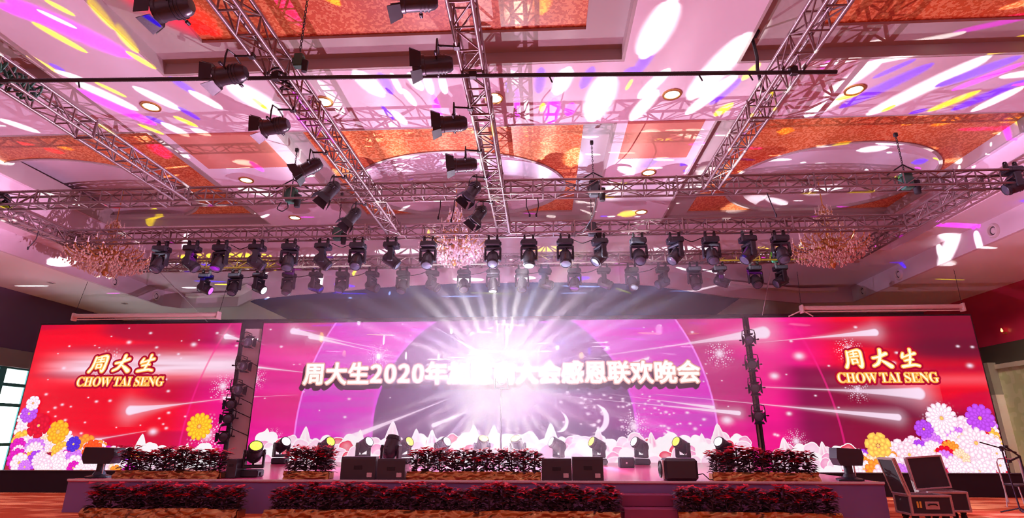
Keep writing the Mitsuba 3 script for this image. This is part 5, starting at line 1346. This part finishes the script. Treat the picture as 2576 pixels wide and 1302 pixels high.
ms = thing('microphone_stand', 'dark boom microphone stand in front of the pale green wallpaper', 'microphone stand')
part(ms, 'pole', rod('black_steel'), along((9.02, 12.0, .06), (8.96, 12.0, 1.16), .014))
part(ms, 'boom', rod('black_steel'), along((8.58, 12.0, 1.29), (9.22, 12.0, 1.10), .011))
part(ms, 'clutch', shape(lathe([(0, -.05), (.03, -.04), (.035, .04), (0, .05)], 12), 'black_plastic', 40), T().translate([8.96, 12.0, 1.17]))
for a in (20, 140, 260):
    part(ms, 'leg', rod('black_steel'), along((9.02, 12, .10), (9.02 + .30 * math.cos(math.radians(a)), 12 + .30 * math.sin(math.radians(a)), .012), .012))
m2 = thing('instrument_stand', 'dark Y-shaped stand head at the right picture edge', 'stand')
part(m2, 'arm', rod('black_steel'), along((9.20, 12.2, 1.20), (9.42, 12.2, 1.02), .016))
part(m2, 'arm', rod('black_steel'), along((9.20, 12.2, .93), (9.42, 12.2, 1.02), .016))
part(m2, 'pole', rod('black_steel'), along((9.42, 12.2, .05), (9.42, 12.2, 1.04), .016))
part(m2, 'base', shape(lathe([(0, 0), (.2, 0), (.2, .02), (.03, .05), (0, .05)], 16), 'black_steel', 40), T().translate([9.42, 12.2, 0]))
for x, y, z in ((9.20, 12.2, 1.20), (9.20, 12.2, .93)):
    part(m2, 'tip', shape(cbox((x - .03, y - .03, z - .03), (x + .03, y + .03, z + .03), .01), 'rubber'))
ch = thing('folding_chair', 'pale grey metal chair frame at the lower right edge behind the microphone stand', 'chair')
part(ch, 'backrest', shape(tube([(9.58, 13.0, .10), (9.54, 13.0, .88), (9.58, 13.0, .95), (9.96, 13.0, .95), (10.00, 13.0, .88), (10.00, 13.0, .10)], .014, 6), 'port_ring', 40))
part(ch, 'seat', shape(cbox((9.56, 12.62, .43), (10.00, 13.0, .47), .015), 'black_satin'))
for x in (9.58, 9.98):
    part(ch, 'leg', rod('port_ring'), along((x, 12.64, .43), (x, 12.58, .01), .012))
    part(ch, 'leg', rod('port_ring'), along((x, 13.0, .43), (x, 13.06, .01), .012))

# small glowing bulbs added in place of reflected glints on the red wall
for i, (y, z) in enumerate(((19.2, 5.45), (21.8, 5.2), (18.6, 4.95))):
    t = thing('wall_sconce', ['small glowing bulb added for a glint on the red wall, highest', 'small glowing bulb added for a glint on the red wall near the roller screen', 'small glowing bulb added for a glint on the red wall just above the dark band'][i], 'added bulb')
    part(t, 'plate', shape(lathe([(0, 0), (.05, 0), (.05, .02), (0, .025)], 12), 'gold', 40), T().translate([XR, y, z - .1]).rotate([0, 1, 0], -90))
    part(t, 'arm', shape(tube([(XR - .02, y, z - .1), (XR - .1, y, z - .13), (XR - .14, y, z - .08)], .01, 5), 'gold', 60))
    part(t, 'flame_bulb', shape(lathe([(0, -.06), (.03, -.05), (.042, 0), (.02, .06), (0, .10)], 10), 'candle', 40), T().translate([XR - .14, y, z]), **emit((3.2, 1.0, .3), .004))

# ------------------------------------------------------------------ theatrical haze hanging over the front of the stage
for k, (c, r, s, lb) in enumerate((((-1.15, 16.02, 3.85), (8.2, .95, 3.95), .105, 'thin theatrical haze in the beam light over the stage'),)):
    ball = trimesh.creation.icosphere(subdivisions=4, radius=1.0)
    ball.apply_scale(r)
    ball.apply_translation(c)
    key = numbered('haze')
    scene[key] = {**mikit.ply(ball, 'mat_nothing', True), 'interior': {'type': 'homogeneous', 'albedo': .97, 'sigma_t': s}}
    labels[key] = {'label': lb, 'category': 'haze', 'kind': 'stuff'}
